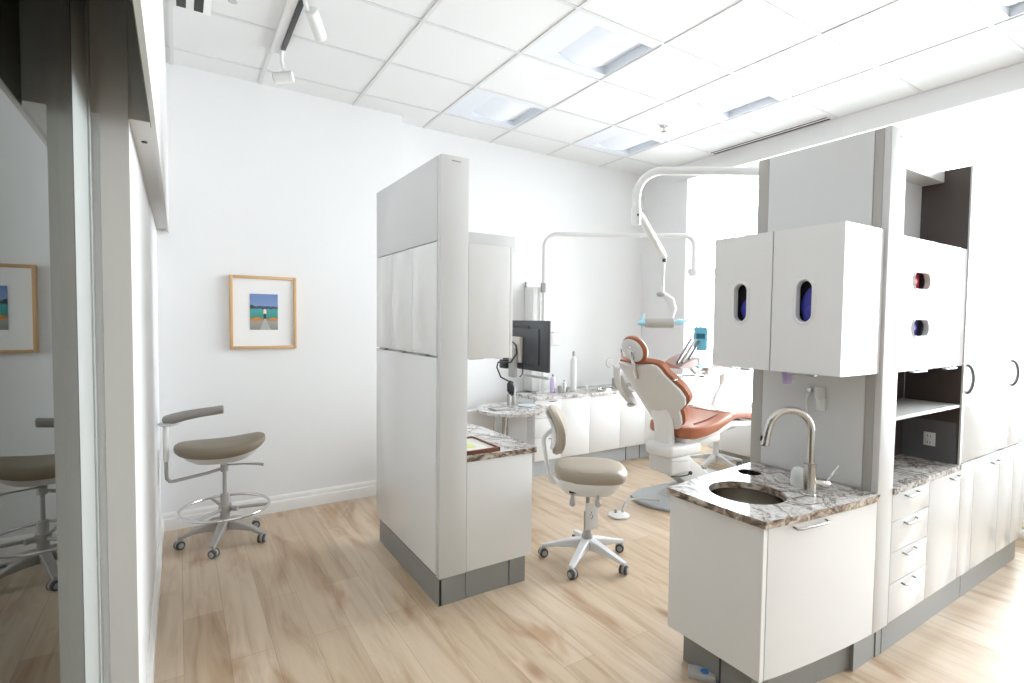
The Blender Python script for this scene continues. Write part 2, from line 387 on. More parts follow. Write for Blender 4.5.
spot((.66,3.22,3.36),(.745,3.36,3.29),[(.617,3.2,3.42),(.63,3.21,3.37),(.66,3.24,3.34)])
# ------------------------------------------------------------ picture on back wall
t=thing('framed_picture','square oak-framed picture of a lake on the back wall','picture',(.575,4.62,1.64))
x0,x1,z0,z1=.333,.818,1.349,1.926; fwd_=.022
mb=MB()
mb.box(x0,x0+fwd_,4.595,4.629,z0,z1,.002); mb.box(x1-fwd_,x1,4.595,4.629,z0,z1,.002)
mb.box(x0+fwd_,x1-fwd_,4.595,4.629,z1-fwd_,z1,.002); mb.box(x0+fwd_,x1-fwd_,4.595,4.629,z0,z0+fwd_,.002); build(mb,'frame','oak',t)
mb=MB(); mb.box(x0+fwd_,x1-fwd_,4.610,4.625,z0+fwd_,z1-fwd_); build(mb,'mat_board','base',t,smooth=False)
mb=MB(); mb.box(.475,.678,4.607,4.6105,1.500,1.785); pc=build(mb,'painting','paint',t,smooth=False)
mb=MB()
Ym=4.6055
def patch(pts,mi,y=Ym):
    n=len(pts); mb.add([(a,y,b) for a,b in pts]+[(a,y+.0015,b) for a,b in pts],[list(range(n)),[n+i for i in range(n)][::-1]]+[[i,(i+1)%n,n+(i+1)%n,n+i] for i in range(n)],mi)
patch([(.545,1.50),(.625,1.50),(.588,1.588),(.578,1.588)],0)
patch([(.572,1.588),(.592,1.588),(.590,1.63),(.574,1.63)],1)
patch([(.570,1.628),(.594,1.628),(.592,1.658),(.582,1.668),(.573,1.658)],2)
patch([(.478,1.575),(.52,1.565),(.555,1.585),(.53,1.60),(.50,1.592)],3); patch([(.61,1.585),(.65,1.578),(.675,1.572),(.675,1.592),(.64,1.598)],3)
patch([(.476,1.665),(.505,1.672),(.498,1.695),(.476,1.70)],1)
build(mb,'painted_scene_detail',[mat('pale_path',(.42,.42,.40),.7),mat('dark_coat',(.04,.06,.05),.7),mat('cream_dab',(.75,.66,.48),.7),mat('orange_dab',(.62,.22,.04),.7)],pc,smooth=False)
# ------------------------------------------------------------ shared cabinet bits
def pull(parent,a,b,out,name='handle',r=.0045,st=.018,mat_='pullmetal'):
    a=Vector(a);b=Vector(b);o=Vector(out).normalized()*st
    mb=MB(); mb.tube([a,a+o*.8,a+o+(b-a)*.08,b+o-(b-a)*.08,b+o*.8,b],r,8); return build(mb,name,mat_,parent)
def tab(parent,x0,x1,y0,y1,z0,z1,mat_='pullmetal',name='handle'):
    mb=MB(); mb.box(x0,x1,y0,y1,z0,z1,.0015); return build(mb,name,mat_,parent)
# ============================================================ LEFT PARTITION UNIT
A=1.198; yN=2.613; yF=3.70; top=2.49
t=thing('storage_partition','tall white cabinet partition standing left of centre on a grey toe kick','cabinet',(1.28,3.15,0))
mb=MB(); mb.box(A+.02,1.36,yN+.02,yF-.01,.16,top-.01); build(mb,'carcass','carcass',t,smooth=False)
mb=MB(); mb.box(A+.002,1.368,yN,yN+.045,.155,top,.003); build(mb,'end_panel','cap',t)
mb=MB(); mb.tube([(1.262,yN-.001,2.462),(1.315,yN-.001,2.462)],.003,8); build(mb,'badge_slot','steel',t)
mb=MB(); mb.box(A,A+.02,yN+.047,yF,2.032,top,.0015); build(mb,'top_panel','panel',t)
for (a,b) in ((yN+.047,3.016),(3.020,3.374),(3.378,yF)):
    mb=MB(); mb.box(A,A+.02,a,b,1.398,2.027,.0015); dr=build(mb,'door','white',t)
    m_=(a+b)/2; tab(dr,A-.014,A+.01,m_-.055,m_+.055,1.390,1.3965)
mb=MB(); mb.box(A,A+.02,yN+.047,yF,.165,1.385,.0015); build(mb,'lower_panel','white',t)
mb=MB(); mb.box(A+.018,1.365,yN+.018,yF-.04,0,.158)
mb.box(A+.006,1.365,yN+.005,yN+.02,0,.155); mb.box(A+.003,A+.018,yN+.005,3.55,0,.155); mb.box(A+.008,A+.018,3.56,3.65,0,.155)
build(mb,'toe_kick','toe',t,smooth=False)
t=thing('base_cabinet','white base cabinet under the veined counter on the left partition','cabinet',(1.60,3.1,0))
mb=MB(); mb.box(1.37,1.815,yN+.012,3.6,.16,.79); build(mb,'carcass','carcass',t,smooth=False)
mb=MB(); mb.box(1.369,1.818,yN,yN+.018,.158,.79,.0015); build(mb,'side_panel','white',t)
for a,b in ((yN+.02,2.93),(2.934,3.26),(3.264,3.6)):
    mb=MB(); mb.box(1.815,1.833,a,b,.162,.787,.0015); dr=build(mb,'door','white',t); tab(dr,1.83,1.85,(a+b)/2-.05,(a+b)/2+.05,.755,.760)
mb=MB(); mb.box(1.37,1.66,yN+.008,yN+.03,0,.155); mb.box(1.665,1.775,yN+.004,yN+.03,0,.157); mb.box(1.62,1.77,yN+.03,3.55,0,.155); build(mb,'toe_kick','toe',t,smooth=False)
mb=MB(); mb.prism([(1.368,yN-.002),(1.845,yN-.008),(1.852,2.75),(1.85,3.3),(1.80,3.6),(1.368,3.66)],.791,.823); o=build(mb,'countertop',['stone'],smooth=False); tag(o,'short veined stone worktop on the left partition, framed tray on it','countertop')
for p in o.data.polygons:
    if abs(p.normal.z)<.5: p.material_index=1
o.data.materials.append(M['stone_edge'])
t=thing('wall_cabinet','white upper cabinet hung on the left partition above the small counter','cabinet',(1.5,3.1,1.375))
mb=MB(); mb.box(1.37,1.64,yN+.012,3.6,1.39,2.02,.001); build(mb,'carcass','carcass',t)
mb=MB(); mb.box(1.369,1.643,yN,yN+.018,1.378,2.025,.0015); build(mb,'side_panel','white',t)
for a,b in ((yN+.0,2.93),(2.934,3.26),(3.264,3.6)):
    mb=MB(); mb.box(1.645,1.664,a,b,1.375,2.027,.0015); dr=build(mb,'door','white2',t); tab(dr,1.62,1.66,(a+b)/2-.05,(a+b)/2+.05,1.366,1.371)
mb=MB(); mb.box(1.37,1.80,2.80,3.58,2.028,2.125,.006); build(mb,'top_valance','cap',t)
mb=MB(); mb.ball((1.548,2.795,2.048),.012,.004,.006); build(mb,'screw_cap','greendot',t)
mb=MB(); mb.box(1.46,1.55,2.75,3.3,1.362,1.376,.003); build(mb,'under_light','gplastic',t)
# tray with papers
t=thing('document_tray','reddish wooden tray of papers on the small left counter','tray',(1.5,2.8,.823))
mb=MB(); x0,x1,y0,y1=1.376,1.60,2.632,2.97
mb.box(x0,x1,y0,y0+.012,.824,.848,.001); mb.box(x0,x1,y1-.012,y1,.824,.848,.001); mb.box(x1-.012,x1,y0,y1,.824,.848,.001); mb.box(x0,x0+.012,y0,y1,.824,.848,.001); build(mb,'tray_frame','mahog',t)
mb=MB(); mb.box(x0+.012,x1-.012,y0+.012,y1-.012,.824,.838); build(mb,'paper_stack','paper',t,smooth=False)
mb=MB(); mb.box(1.43,1.50,2.74,2.83,.8385,.8395); build(mb,'sticky_note','note',t,smooth=False)
# ============================================================ RIGHT PARTITION UNIT
B=2.70; yA=1.10; yB=1.74; topR=2.49
t=thing('storage_partition','tall grey partition panel behind the tap, ending in a narrow white end panel','partition',(2.77,1.42,0))
mb=MB(); mb.box(B+.006,2.85,yA+.04,yB,.16,topR-.004); build(mb,'core','carcass',t,smooth=False)
mb=MB(); mb.box(B-.002,B+.012,1.170,1.676,.83,topR-.003,.001); build(mb,'face_panel','panel',t)
mb=MB(); mb.box(B,B+.012,1.678,yB,.16,topR-.003,.001); mb.box(B,B+.012,yA+.03,1.168,.16,topR-.003,.001); build(mb,'edge_strip','strip',t)
mb=MB(); mb.box(B,2.852,yA,yA+.03,.158,topR,.003); build(mb,'end_panel','cap',t)
mb=MB(); mb.ball((2.79,yA-.001,2.452),.008,.003,.008); build(mb,'screw_cap','steel',t)
mb=MB(); mb.box(2.60,2.802,yA+.032,yB-.02,0,.157); mb.box(2.806,2.86,yA+.028,yA+.06,0,.157); build(mb,'toe_kick','toe',t,smooth=False)
# sink cabinet, bowed front
front=[(1.945,1.183),(2.02,1.168),(2.12,1.153),(2.25,1.137),(2.38,1.124),(2.50,1.113),(2.60,1.106),(2.698,1.101)]
inn=[(x,y+.02) for x,y in front]
t=thing('sink_cabinet','white bow-fronted sink cabinet on a grey toe kick, nearest the camera','cabinet',(2.33,1.40,0))
mb=MB(); mb.prism([(1.965,1.64)]+[(max(x,1.965),y+.02) for x,y in front]+[(2.698,1.70)],.16,.64); mb.prism([(1.965,1.63),(1.965,1.652),(2.695,1.715),(2.695,1.695)],.16,.789); build(mb,'carcass','carcass',t,smooth=False)
mb=MB(); mb.prism([(1.945,1.188),(1.945,1.652),(1.963,1.652),(1.963,1.188)],.158,.789); dr=build(mb,'side_panel','white',t,smooth=False)
mb=MB(); mb.prism([(1.943,1.183),(1.964,1.180),(1.964,1.1875),(1.943,1.1875)],.158,.789); build(mb,'edge_band','white2',t,smooth=False)
fr=[(1.967,1.1785)]+front[1:]; mb=MB(); mb.prism(fr+[(x,y+.018) for x,y in fr[::-1]],.162,.782); dr=build(mb,'door','white',t,ang=60)
pull(dr,(2.10,1.153,.772),(2.30,1.129,.772),(-.05,-1,-.3),st=.022)
mb=MB(); mb.prism([(1.999,1.60),(1.999,1.252),(2.06,1.215),(2.36,1.185),(2.58,1.155),(2.60,1.15),(2.60,1.65)],0,.157); build(mb,'toe_kick','toe',t,smooth=False)
mb=MB(); mb.box(1.996,2.0,1.398,1.404,0,.157); build(mb,'toe_seam','toedk',t,smooth=False)
# countertop with two round holes
def slab_with_holes(outer,holes,z0,z1):
    bm=bmesh.new()
    def ring(pts,z): 
        vs=[bm.verts.new((x,y,z)) for x,y in pts]; return [bm.edges.new((vs[i],vs[(i+1)%len(vs)])) for i in range(len(vs))],vs
    loops=[outer]+holes; E=[];V=[]
    for l in loops:
        e,v=ring(l,z1); E+=e; V.append(v)
    bmesh.ops.triangle_fill(bm,use_beauty=True,use_dissolve=False,edges=E)
    bot=[]
    for l in loops: e,v=ring(l,z0); bot.append(v)
    EB=[]
    for v in bot:
        for i in range(len(v)): EB.append(bm.edges.get((v[i],v[(i+1)%len(v)])))
    bmesh.ops.triangle_fill(bm,use_beauty=True,use_dissolve=False,edges=EB)
    for a,b in zip(V,bot):
        for i in range(len(a)): bm.faces.new((a[i],a[(i+1)%len(a)],b[(i+1)%len(a)],b[i]))
    bm.verts.index_update(); mb=MB(); mb.frombm(bm); return mb
def circ(cx,cy,r,n=40): return [(cx+r*math.cos(2*PI*k/n),cy+r*math.sin(2*PI*k/n)) for k in range(n)]
SC=(2.193,1.425); SR=.165; WC=(2.50,1.612); WR=.058
outer=[(1.93,1.66),(1.926,1.50),(1.922,1.38),(1.922,1.26),(1.928,1.168),(2.02,1.153),(2.12,1.138),(2.25,1.123),(2.38,1.111),(2.50,1.102),(2.60,1.096),(2.699,1.090),(2.699,1.725),(2.3,1.70)]
mb=slab_with_holes(outer,[circ(*SC,SR),circ(*WC,WR,28)],.791,.822)
o=build(mb,'countertop',['stone','stone_edge'],smooth=False); tag(o,'veined stone worktop around the round steel sink','countertop')
for p in o.data.polygons:
    if abs(p.normal.z)<.5: p.material_index=1
t=thing('sink_basin','round brushed steel basin set into the near stone worktop','sink',(SC[0],SC[1],.66))
mb=MB(); mb.lathe([(.001,.655),(.10,.657),(.135,.668),(.155,.70),(.163,.75),(.164,.790)],(*SC,0),48,close=False); build(mb,'bowl','basin',t)
mb=MB(); mb.lathe([(.001,.660),(.022,.660),(.03,.657)],(*SC,0),20,close=False); build(mb,'drain','chrome',t)
t=thing('waste_chute','small round dark waste hole in the worktop behind the basin','waste hole',(WC[0],WC[1],.66))
mb=MB(); mb.lathe([(.057,.790),(.056,.66),(.001,.655)],(*WC,0),28,close=False); build(mb,'sleeve','black',t)
mb=MB(); mb.lathe([(.0575,.791),(.0575,.818),(.0535,.818),(.0535,.791)],(*WC,0),28,close=False); build(mb,'ring','basin',t)
# faucet
FX,FY=2.405,1.255; dx,dy=-.80,.60
t=thing('faucet','brushed steel gooseneck tap with side lever beside the round basin','faucet',(FX,FY,.822))
mb=MB(); mb.lathe([(.029,.822),(.029,.828),(.026,.832),(.0255,.955),(.028,.958),(.028,.964),(.018,.968)],(FX,FY,0),28); build(mb,'body','steel',t)
rr=.093; zc=1.115
pts=[(FX,FY,.96),(FX,FY,1.03),(FX,FY,zc)]+[(FX+dx*(rr-rr*math.cos(R(a))),FY+dy*(rr-rr*math.cos(R(a))),zc+rr*math.sin(R(a))) for a in range(12,169,12)]
ex=FX+dx*(rr+rr*math.cos(R(15)));ey=FY+dy*(rr+rr*math.cos(R(15)))
mb=MB(); mb.tube(pts,.0165,20); build(mb,'spout','steel',t)
p0=Vector(pts[-1]); p1=Vector((FX+dx*.192,FY+dy*.192,1.105)); p2=Vector((FX+dx*.203,FY+dy*.203,1.045))
mb=MB(); mb.tube([p0,p1,p2,p2-Vector((0,0,.003))],[.0150,.018,.020,.017],20); sp=build(mb,'spray_head','steel',t)
q=(p1+p2)/2+Vector((dx,dy,0))*.018; mb=MB(); mb.ball(q,.007,.007,.014); build(mb,'spray_button','black',sp)
mb=MB(); mb.tube([(FX+.012,FY-.008,.882),(FX+.068,FY-.043,.872),(FX+.074,FY-.047,.871)],[.017,.020,.016],18); lv=build(mb,'lever_hub','steel',t)
mb=MB(); mb.tube([(FX+.066,FY-.042,.885),(FX+.084,FY-.054,.915),(FX+.108,FY-.070,.958)],[.0055,.005,.0045],10); build(mb,'lever','steel',lv)
# soap pump-like white object behind tap
mb=MB(); mb.lathe([(.001,.823),(.030,.823),(.032,.83),(.031,.88),(.022,.905),(.010,.912),(.001,.913)],(2.50,1.36,0),24); o=build(mb,'air_gap_cover','wplastic'); tag(o,'squat white rounded cap on the worktop, half hidden behind the tap','cap')
# foot switch
t=thing('foot_switch','small grey foot switch with blue round button by the sink cabinet toe kick','foot switch',(1.965,1.47,0))
mxx=T(1.972,1.475,0)@Matrix.Rotation(R(40),4,'Z')
mb=MB(); mb.box(-.035,.035,-.058,.058,.001,.03,.006,mx=mxx); build(mb,'switch_box','gplastic',t)
mb=MB(); mb.lathe([(.001,.034),(.020,.034),(.022,.030),(.001,.030)],(0,0,0),20,mx=(mxx@T(-.004,-.012,0))); 
mb=MB(); c_=mxx@Vector((-.004,-.012,0)); mb.lathe([(.001,.033),(.017,.033),(.019,.0295),(.001,.0295)],(c_.x,c_.y,0),20); build(mb,'button','badge',t)
# glove wall cabinet
def stadium(cx,cz,hw,hh,n=12):
    pts=[]
    if hh>=hw:
        for k in range(n+1): a=PI*k/n; pts.append((cx+hw*math.cos(a),cz+(hh-hw)+hw*math.sin(a)))
        for k in range(n+1): a=PI+PI*k/n; pts.append((cx+hw*math.cos(a),cz-(hh-hw)+hw*math.sin(a)))
    else:
        for k in range(n+1): a=-PI/2+PI*k/n; pts.append((cx+(hw-hh)+hh*math.cos(a),cz+hh*math.sin(a)))
        for k in range(n+1): a=PI/2+PI*k/n; pts.append((cx-(hw-hh)+hh*math.cos(a),cz+hh*math.sin(a)))
    return pts
def plate_hole(rect,holes,t0,t1,plane):
    """plate in (u,z), thickness along normal; plane 'x' -> u=y ; 'y' -> u=x"""
    u0,u1,z0,z1=rect
    mb=slab_with_holes([(u0,z0),(u1,z0),(u1,z1),(u0,z1)],holes,t0,t1)
    mb.v=[((w,u,z) if plane=='x' else (u,w,z)) for (u,z,w) in mb.v]; return mb
def ring_frame(cu,cz,hw,hh,wid,t_out,t_in,plane,depth):
    o_=stadium(cu,cz,hw+wid,hh+wid); m_=stadium(cu,cz,hw+wid*.35,hh+wid*.35); i_=stadium(cu,cz,hw,hh)
    rs=[(o_,t_in),(o_,t_out+.002),(m_,t_out-.003),(i_,t_out),(i_,depth)]
    vs=[[Vector((w,u,z)) if plane=='x' else Vector((u,w,z)) for u,z in pts] for pts,w in rs]
    mb=MB(); mb.loft(vs,cap=False); return mb
gx=2.347
t=thing('wall_cabinet','white glove cabinet with two upright oval openings above the sink','cabinet',(2.52,1.42,1.375))
mb=MB()
mb.box(gx+.02,B-.003,1.118,1.135,1.38,2.025); mb.box(gx+.02,B-.003,1.725,1.742,1.38,2.025); mb.box(gx+.02,B-.003,1.135,1.725,1.38,1.397); mb.box(gx+.02,B-.003,1.135,1.725,2.008,2.025); mb.box(B-.02,B-.003,1.135,1.725,1.397,2.008); mb.box(gx+.02,B-.03,1.42,1.436,1.397,2.008)
build(mb,'carcass','carcass',t,smooth=False)
mb=MB(); mb.box(gx+.022,B-.003,1.1145,1.118,1.375,2.028); build(mb,'side_panel','white',t,smooth=False)
for (a,b,cu,lab) in ((1.116,1.424,1.276,0),(1.430,1.742,1.589,1)):
    mb=plate_hole((a,b,1.376,2.027),[stadium(cu,1.698,.040,.098)],gx,gx+.02,'x'); dr=build(mb,'door','white',t,smooth=False)
    mb=ring_frame(cu,1.698,.034,.092,.016,gx-.003,gx+.006,'x',gx+.030); build(mb,'opening_rim','wplastic',dr)
    tab(dr,gx-.010,gx+.016,cu-.06,cu+.06,1.367,1.374)
mb=MB(); mb.box(gx-.001,gx+.021,1.1125,1.1155,1.376,2.027); build(mb,'edge_band','white2',t,smooth=False)
def gloves(name,label,mats,x0,x1,y0,y1,z0,z1,blobs,fz):
    t=thing(name,label,'glove box',((x0+x1)/2,(y0+y1)/2,z0),group='glove boxes')
    mb=MB(); mb.box(x0,x1,y0,y1,z0,z1,.002); build(mb,'carton',mats[0],t)
    mb=MB()
    for (c,r) in blobs: mb.ball(c,*r,mx=Matrix.Rotation(R(20),3,'X'),n=8)
    build(mb,'glove_tuft',mats[1],t)
gloves('glove_box','box of indigo gloves behind the right upright oval opening',('glove_dark','glove_blue'),gx+.052,gx+.19,1.20,1.35,1.40,1.90,[((gx+.050,1.276,1.70),(.018,.035,.07)),((gx+.048,1.272,1.65),(.018,.03,.05))],0)
gloves('glove_box','box of indigo gloves behind the left upright oval opening',('glove_dark','glove_blue'),gx+.052,gx+.19,1.51,1.66,1.40,1.90,[((gx+.050,1.583,1.675),(.018,.032,.045)),((gx+.050,1.578,1.630),(.018,.028,.03))],0)
mb=MB(); mb.lathe([(.026,1.380),(.0255,1.379),(.020,1.315),(.018,1.318)],(2.42,1.383,0),20); o=build(mb,'paper_cup','purple'); tag(o,'pale purple paper cup poking out below the glove cabinet','cup')
# wall dock with cord on partition
t=thing('wall_plug','white wall plug adapter with a dangling cord behind the tap','adapter',(2.68,1.38,1.2))
mb=MB(); mb.box(2.668,B-.004,1.345,1.385,1.225,1.285,.004); mb.box(2.660,B-.004,1.340,1.372,1.17,1.228,.004); build(mb,'adapter_body','wplastic',t)
mb=MB(); mb.tube([(2.688,1.415,1.255),(2.680,1.425,1.235),(2.682,1.432,1.20),(2.684,1.425,1.16),(2.686,1.42,1.05),(2.688,1.415,.93),(2.688,1.41,.83)],.004,8); build(mb,'cord','wplastic',t)
mb=MB(); mb.lathe([(.004,0),(.013,.002),(.013,.012),(.004,.014)],(0,0,0),16,mx=T(2.684,1.418,1.262)@Matrix.Rotation(R(90),4,'Y')); build(mb,'hook','steel',t)
# ---- run to the right
t=thing('drawer_cabinet','white four-drawer base unit right of the narrow end panel','cabinet',(3.06,1.24,0))
mb=MB(); mb.box(2.853,3.272,yA+.02,yB,.16,.79); build(mb,'carcass','carcass',t,smooth=False)
zz=[.163,.352,.503,.655,.789]
for k in range(4):
    mb=MB(); mb.box(2.855,3.272,yA,yA+.019,zz[k]+.002,zz[k+1]-.002,.0015); dr=build(mb,'drawer','white',t)
    pull(dr,(2.985,yA,zz[k+1]-.022),(3.115,yA,zz[k+1]-.022),(0,-1,-.2),st=.022)
mb=MB(); mb.box(2.862,3.85,yA+.026,1.2,0,.157); build(mb,'toe_kick','toe',t,smooth=False)
t=thing('base_cabinet','white base cabinets running right under the stone ledge, handles along the top edge','cabinet',(4.05,1.3,0))
mb=MB(); mb.box(3.275,4.85,yA+.02,yB,.16,.79); mb.box(3.69,4.85,yA+.02,yB,.79,.82); build(mb,'carcass','carcass',t,smooth=False)
for a,b in ((3.276,3.698),(3.702,3.898),(3.902,4.33),(4.334,4.60),(4.604,4.85)):
    mb=MB(); mb.box(a,b,yA,yA+.019,.165,.787 if a<3.7 else .815,.0015); dr=build(mb,'door','white',t)
    if b-a>.3: pull(dr,(b-.16,yA,.765),(b-.05,yA,.765),(0,-1,-.2),st=.022)
mb=MB(); mb.box(3.856,4.83,yA+.026,1.2,0,.157); mb.box(3.851,3.855,yA+.028,1.2,0,.157,mi=1); build(mb,'toe_kick',['toe','toedk'],t,smooth=False)
mb=MB(); mb.box(2.853,3.648,yA-.008,1.368,.791,.822); o=build(mb,'countertop',['stone'],smooth=False); tag(o,'veined stone ledge in the dark open niche of the right cabinets','countertop')
t=thing('wall_cabinet','white upper cabinet with red and blue horizontal oval openings','cabinet',(3.25,1.24,1.375))
mb=MB(); mb.box(2.856,3.648,1.352,1.37,1.38,2.01); mb.box(2.856,3.648,yA+.021,1.352,1.38,1.395); mb.box(2.856,3.648,yA+.021,1.352,1.995,2.01); mb.box(3.235,3.25,yA+.021,1.352,1.395,1.995); mb.box(2.856,2.87,yA+.021,1.352,1.395,1.995); build(mb,'carcass','carcass',t,smooth=False)
rc=(3.072,1.813); bc=(3.078,1.583)
mb=plate_hole((2.856,3.240,1.376,2.014),[stadium(rc[0],rc[1],.100,.052),stadium(bc[0],bc[1],.100,.052)],yA,yA+.02,'y'); dr=build(mb,'door','white',t,smooth=False)
for c_ in (rc,bc):
    mb=ring_frame(c_[0],c_[1],.088,.040,.014,yA-.003,yA+.006,'y',yA+.018); build(mb,'opening_rim','wplastic',dr)
pull(dr,(2.98,yA,1.372),(3.14,yA,1.372),(0,-1,-.1),st=.016)
mb=MB(); mb.box(3.244,3.647,yA,yA+.02,1.376,2.014,.0015); dr=build(mb,'door','white',t); pull(dr,(3.37,yA,1.372),(3.52,yA,1.372),(0,-1,-.1),st=.016)
def carton(label,c,m1,m2):
    t=thing('glove_box',label,'glove box',(c[0]-.03,1.2,c[1]-.05),group='glove boxes in the right cabinet')
    mb=MB(); mb.box(c[0]-.15,c[0]+.07,1.135,1.3,c[1]-.055,c[1]+.055,.003); build(mb,'carton',m1,t)
    mb=MB(); mb.ball((c[0]-.01,1.134,c[1]),.055,.010,.025,n=8); build(mb,'glove_tuft',m2,t)
carton('crimson glove carton behind the upper horizontal oval opening',rc,'glove_red','glove_red'); carton('blue glove carton behind the lower horizontal oval opening',bc,'glove_blue','glove_blue')
# tall cabinet (wardrobe) with brown side, and the niche
t=thing('tall_cabinet','tall glossy white cabinet with dark brown side at the right edge','cabinet',(4.2,1.3,.82))
mb=MB(); mb.box(3.672,4.85,yA+.022,yB,.824,2.45); build(mb,'carcass','carcass',t,smooth=False)
mb=MB(); mb.box(3.65,3.670,yA+.003,1.37,.823,2.468,.0); build(mb,'side_panel','brown',t,smooth=False)
mb=MB(); mb.box(3.648,3.674,yA-.006,yA+.003,.823,2.470); build(mb,'edge_band','cap',t,smooth=False)
for a,b in ((3.677,4.428),(4.432,4.85)):
    mb=MB(); mb.box(a,b,yA-.004,yA+.016,.832,2.468,.0015); dr=build(mb,'door','white',t)
    hx=a+.035; mb=MB(); mb.tube(arc((hx-.012,yA-.006,1.30),.078,-90,90,14,(.12,-.34,0),(0,0,1)),.009,10); build(mb,'handle','pullmetal',dr)
t=thing('niche_panel','dark brown niche lining with a floating shelf, behind the white upper doors','shelving',(3.25,1.37,.823))
mb=MB(); mb.box(2.853,3.649,1.372,1.385,.823,1.378); mb.box(2.853,2.862,yA+.035,1.37,.823,1.378); build(mb,'back_panel','brown',t,smooth=False)
mb=MB(); mb.box(2.863,3.648,yA+.004,1.37,1.143,1.160,.001); build(mb,'shelf','wplastic',t)
mb=MB(); mb.box(3.641,3.6495,yA+.012,1.371,.824,1.055); build(mb,'splash_panel','greyback',t,smooth=False)
mb=MB(); mb.box(2.853,3.649,1.325,1.37,2.03,2.46); build(mb,'upper_back_panel','panel',t,smooth=False)
mb=MB(); mb.box(2.853,3.649,1.22,1.325,2.40,2.462); build(mb,'top_rail','cap',t,smooth=False)
t=thing('wall_outlet','white duplex outlet on the grey niche side panel','outlet',(3.638,1.234,.945))
mb=MB(); mb.box(3.636,3.6408,1.205,1.262,.905,.982,.002); build(mb,'cover_plate','wplastic',t)
mb=MB()
for z in (.925,.962):
    mb.box(3.634,3.6362,1.220,1.247,z-.013,z+.013,.001)
ob=build(mb,'socket','base',t)
mb=MB()
for z in (.925,.962):
    mb.box(3.6335,3.6345,1.226,1.229,z-.006,z+.006); mb.box(3.6335,3.6345,1.239,1.242,z-.006,z+.006)
build(mb,'socket_slots','greendot',ob,smooth=False)
# ============================================================ stools
def cushion(cx,cz,hx,hy,th,fn=None,n=40,e=2.6,tilt=0):
    """pad: superellipse outline, domed top"""
    rings=[]
    for (s_,z_) in ((.80,-.5),(.93,-.46),(.985,-.25),(1.0,0),(.985,.22),(.93,.40),(.82,.49),(.6,.53),(.3,.54),(.02,.54)):
        ring=[]
        for k in range(n):
            a=2*PI*k/n; c,s=math.cos(a),math.sin(a)
            x=hx*s_*math.copysign(abs(c)**(2/e),c); y=hy*s_*math.copysign(abs(s)**(2/e),s)
            z=cz+z_*th+(fn(x,y) if fn else 0)
            ring.append(Vector((cx+x,y,z)))
        rings.append(ring)
    mb=MB(); mb.loft(rings); return mb
def star_base(t,mat_,r=.27,a0=0,hubz=.13):
    for k in range(5):
        a=a0+k*2*PI/5; c,s=math.cos(a),math.sin(a); d_=Vector((c,s,0)); w_=Vector((-s,c,0)); rings=[]
        for (q,hw,zt,zb) in ((.02,.030,hubz+.02,hubz-.055),(.10,.026,hubz+.005,hubz-.05),(.20,.022,hubz-.025,hubz-.055),(r-.005,.019,.088,.066),(r+.018,.014,.083,.068)):
            p=d_*q; rings.append([p+w_*hw*.8+Vector((0,0,zt)),p-w_*hw*.8+Vector((0,0,zt)),p-w_*hw+Vector((0,0,zt-.008)),p-w_*hw*.9+Vector((0,0,zb)),p+w_*hw*.9+Vector((0,0,zb)),p+w_*hw+Vector((0,0,zt-.008))])
        mb=MB(); mb.loft(rings); arm=build(mb,'base_leg',mat_,t,local=True)
        # castor: housing + two wheels
        sw=a0*3+k*1.9+.6; fx=Vector((math.cos(sw),math.sin(sw),0)); ax=Vector((-fx.y,fx.x,0)); pc=d_*r+fx*.010
        mb=MB(); mb.tube([d_*r+Vector((0,0,.045)),d_*r+Vector((0,0,.075))],.007,8,mi=2)
        mb.tube([pc-ax*.006+Vector((0,0,.034)),pc+ax*.006+Vector((0,0,.034))],.030,16,mi=2)
        for sg in (-1,1):
            mb.tube([pc+ax*sg*.008+Vector((0,0,.0285)),pc+ax*sg*.010+Vector((0,0,.0285)),pc+ax*sg*.022+Vector((0,0,.0285)),pc+ax*sg*.025+Vector((0,0,.0285))],[.026,.0285,.0285,.024],20,mi=0)
            mb.tube([pc+ax*sg*.0245+Vector((0,0,.0285)),pc+ax*sg*.0275+Vector((0,0,.0285))],[.019,.015],16,mi=1)
        build(mb,'castor',['rubber','hubcap','gplastic'],t,local=True)
# --- front stool
t=thing('dental_stool','taupe padded stool with small back pad and pale five-leg base, centre','stool',(2.290,2.636,0),R(-40))
star_base(t,'base_white',.285,R(138+40),.135)
mb=MB(); mb.lathe([(.032,.10),(.036,.12),(.036,.17),(.029,.19),(.026,.20),(.026,.33),(.022,.335),(.014,.335),(.014,.47)],(0,0,0),24); build(mb,'gas_column','base_grey',t,local=True)
mb=MB(); mb.box(.0275,.0315,-.032,.062,.215,.395,.001,mx=Matrix.Rotation(R(-62),4,'Z')); tg=build(mb,'hang_tag','wplastic',t,local=True)
mb=MB()
for (y_,z_,w_,h_) in ((.012,.29,.010,.004),(.02,.305,.003,.02),(.004,.315,.008,.004),(.010,.33,.004,.012)): mb.box(.0325,.0330,y_-w_/2,y_+w_/2,z_-h_/2,z_+h_/2,mx=Matrix.Rotation(R(-62),4,'Z'))
build(mb,'tag_print','mon',tg,local=True,smooth=False)
mb=cushion(.015,.607,.24,.205,.09,lambda x,y:-.012*max(0,(x-.1)/.13)**2+.012*max(0,(-x-.1)/.13)**2); build(mb,'seat','taupe',t,local=True)
rings=[]
for (s_,z_) in ((.35,.465),(.66,.470),(.86,.515),(.93,.558),(.93,.572)):
    rings.append([Vector((.0+.24*s_*math.copysign(abs(math.cos(a))**.7,math.cos(a)),.20*s_*math.copysign(abs(math.sin(a))**.7,math.sin(a)),z_)) for a in [2*PI*k/40 for k in range(40)]])
mb=MB(); mb.loft(rings); build(mb,'seat_pan','wplastic',t,local=True)
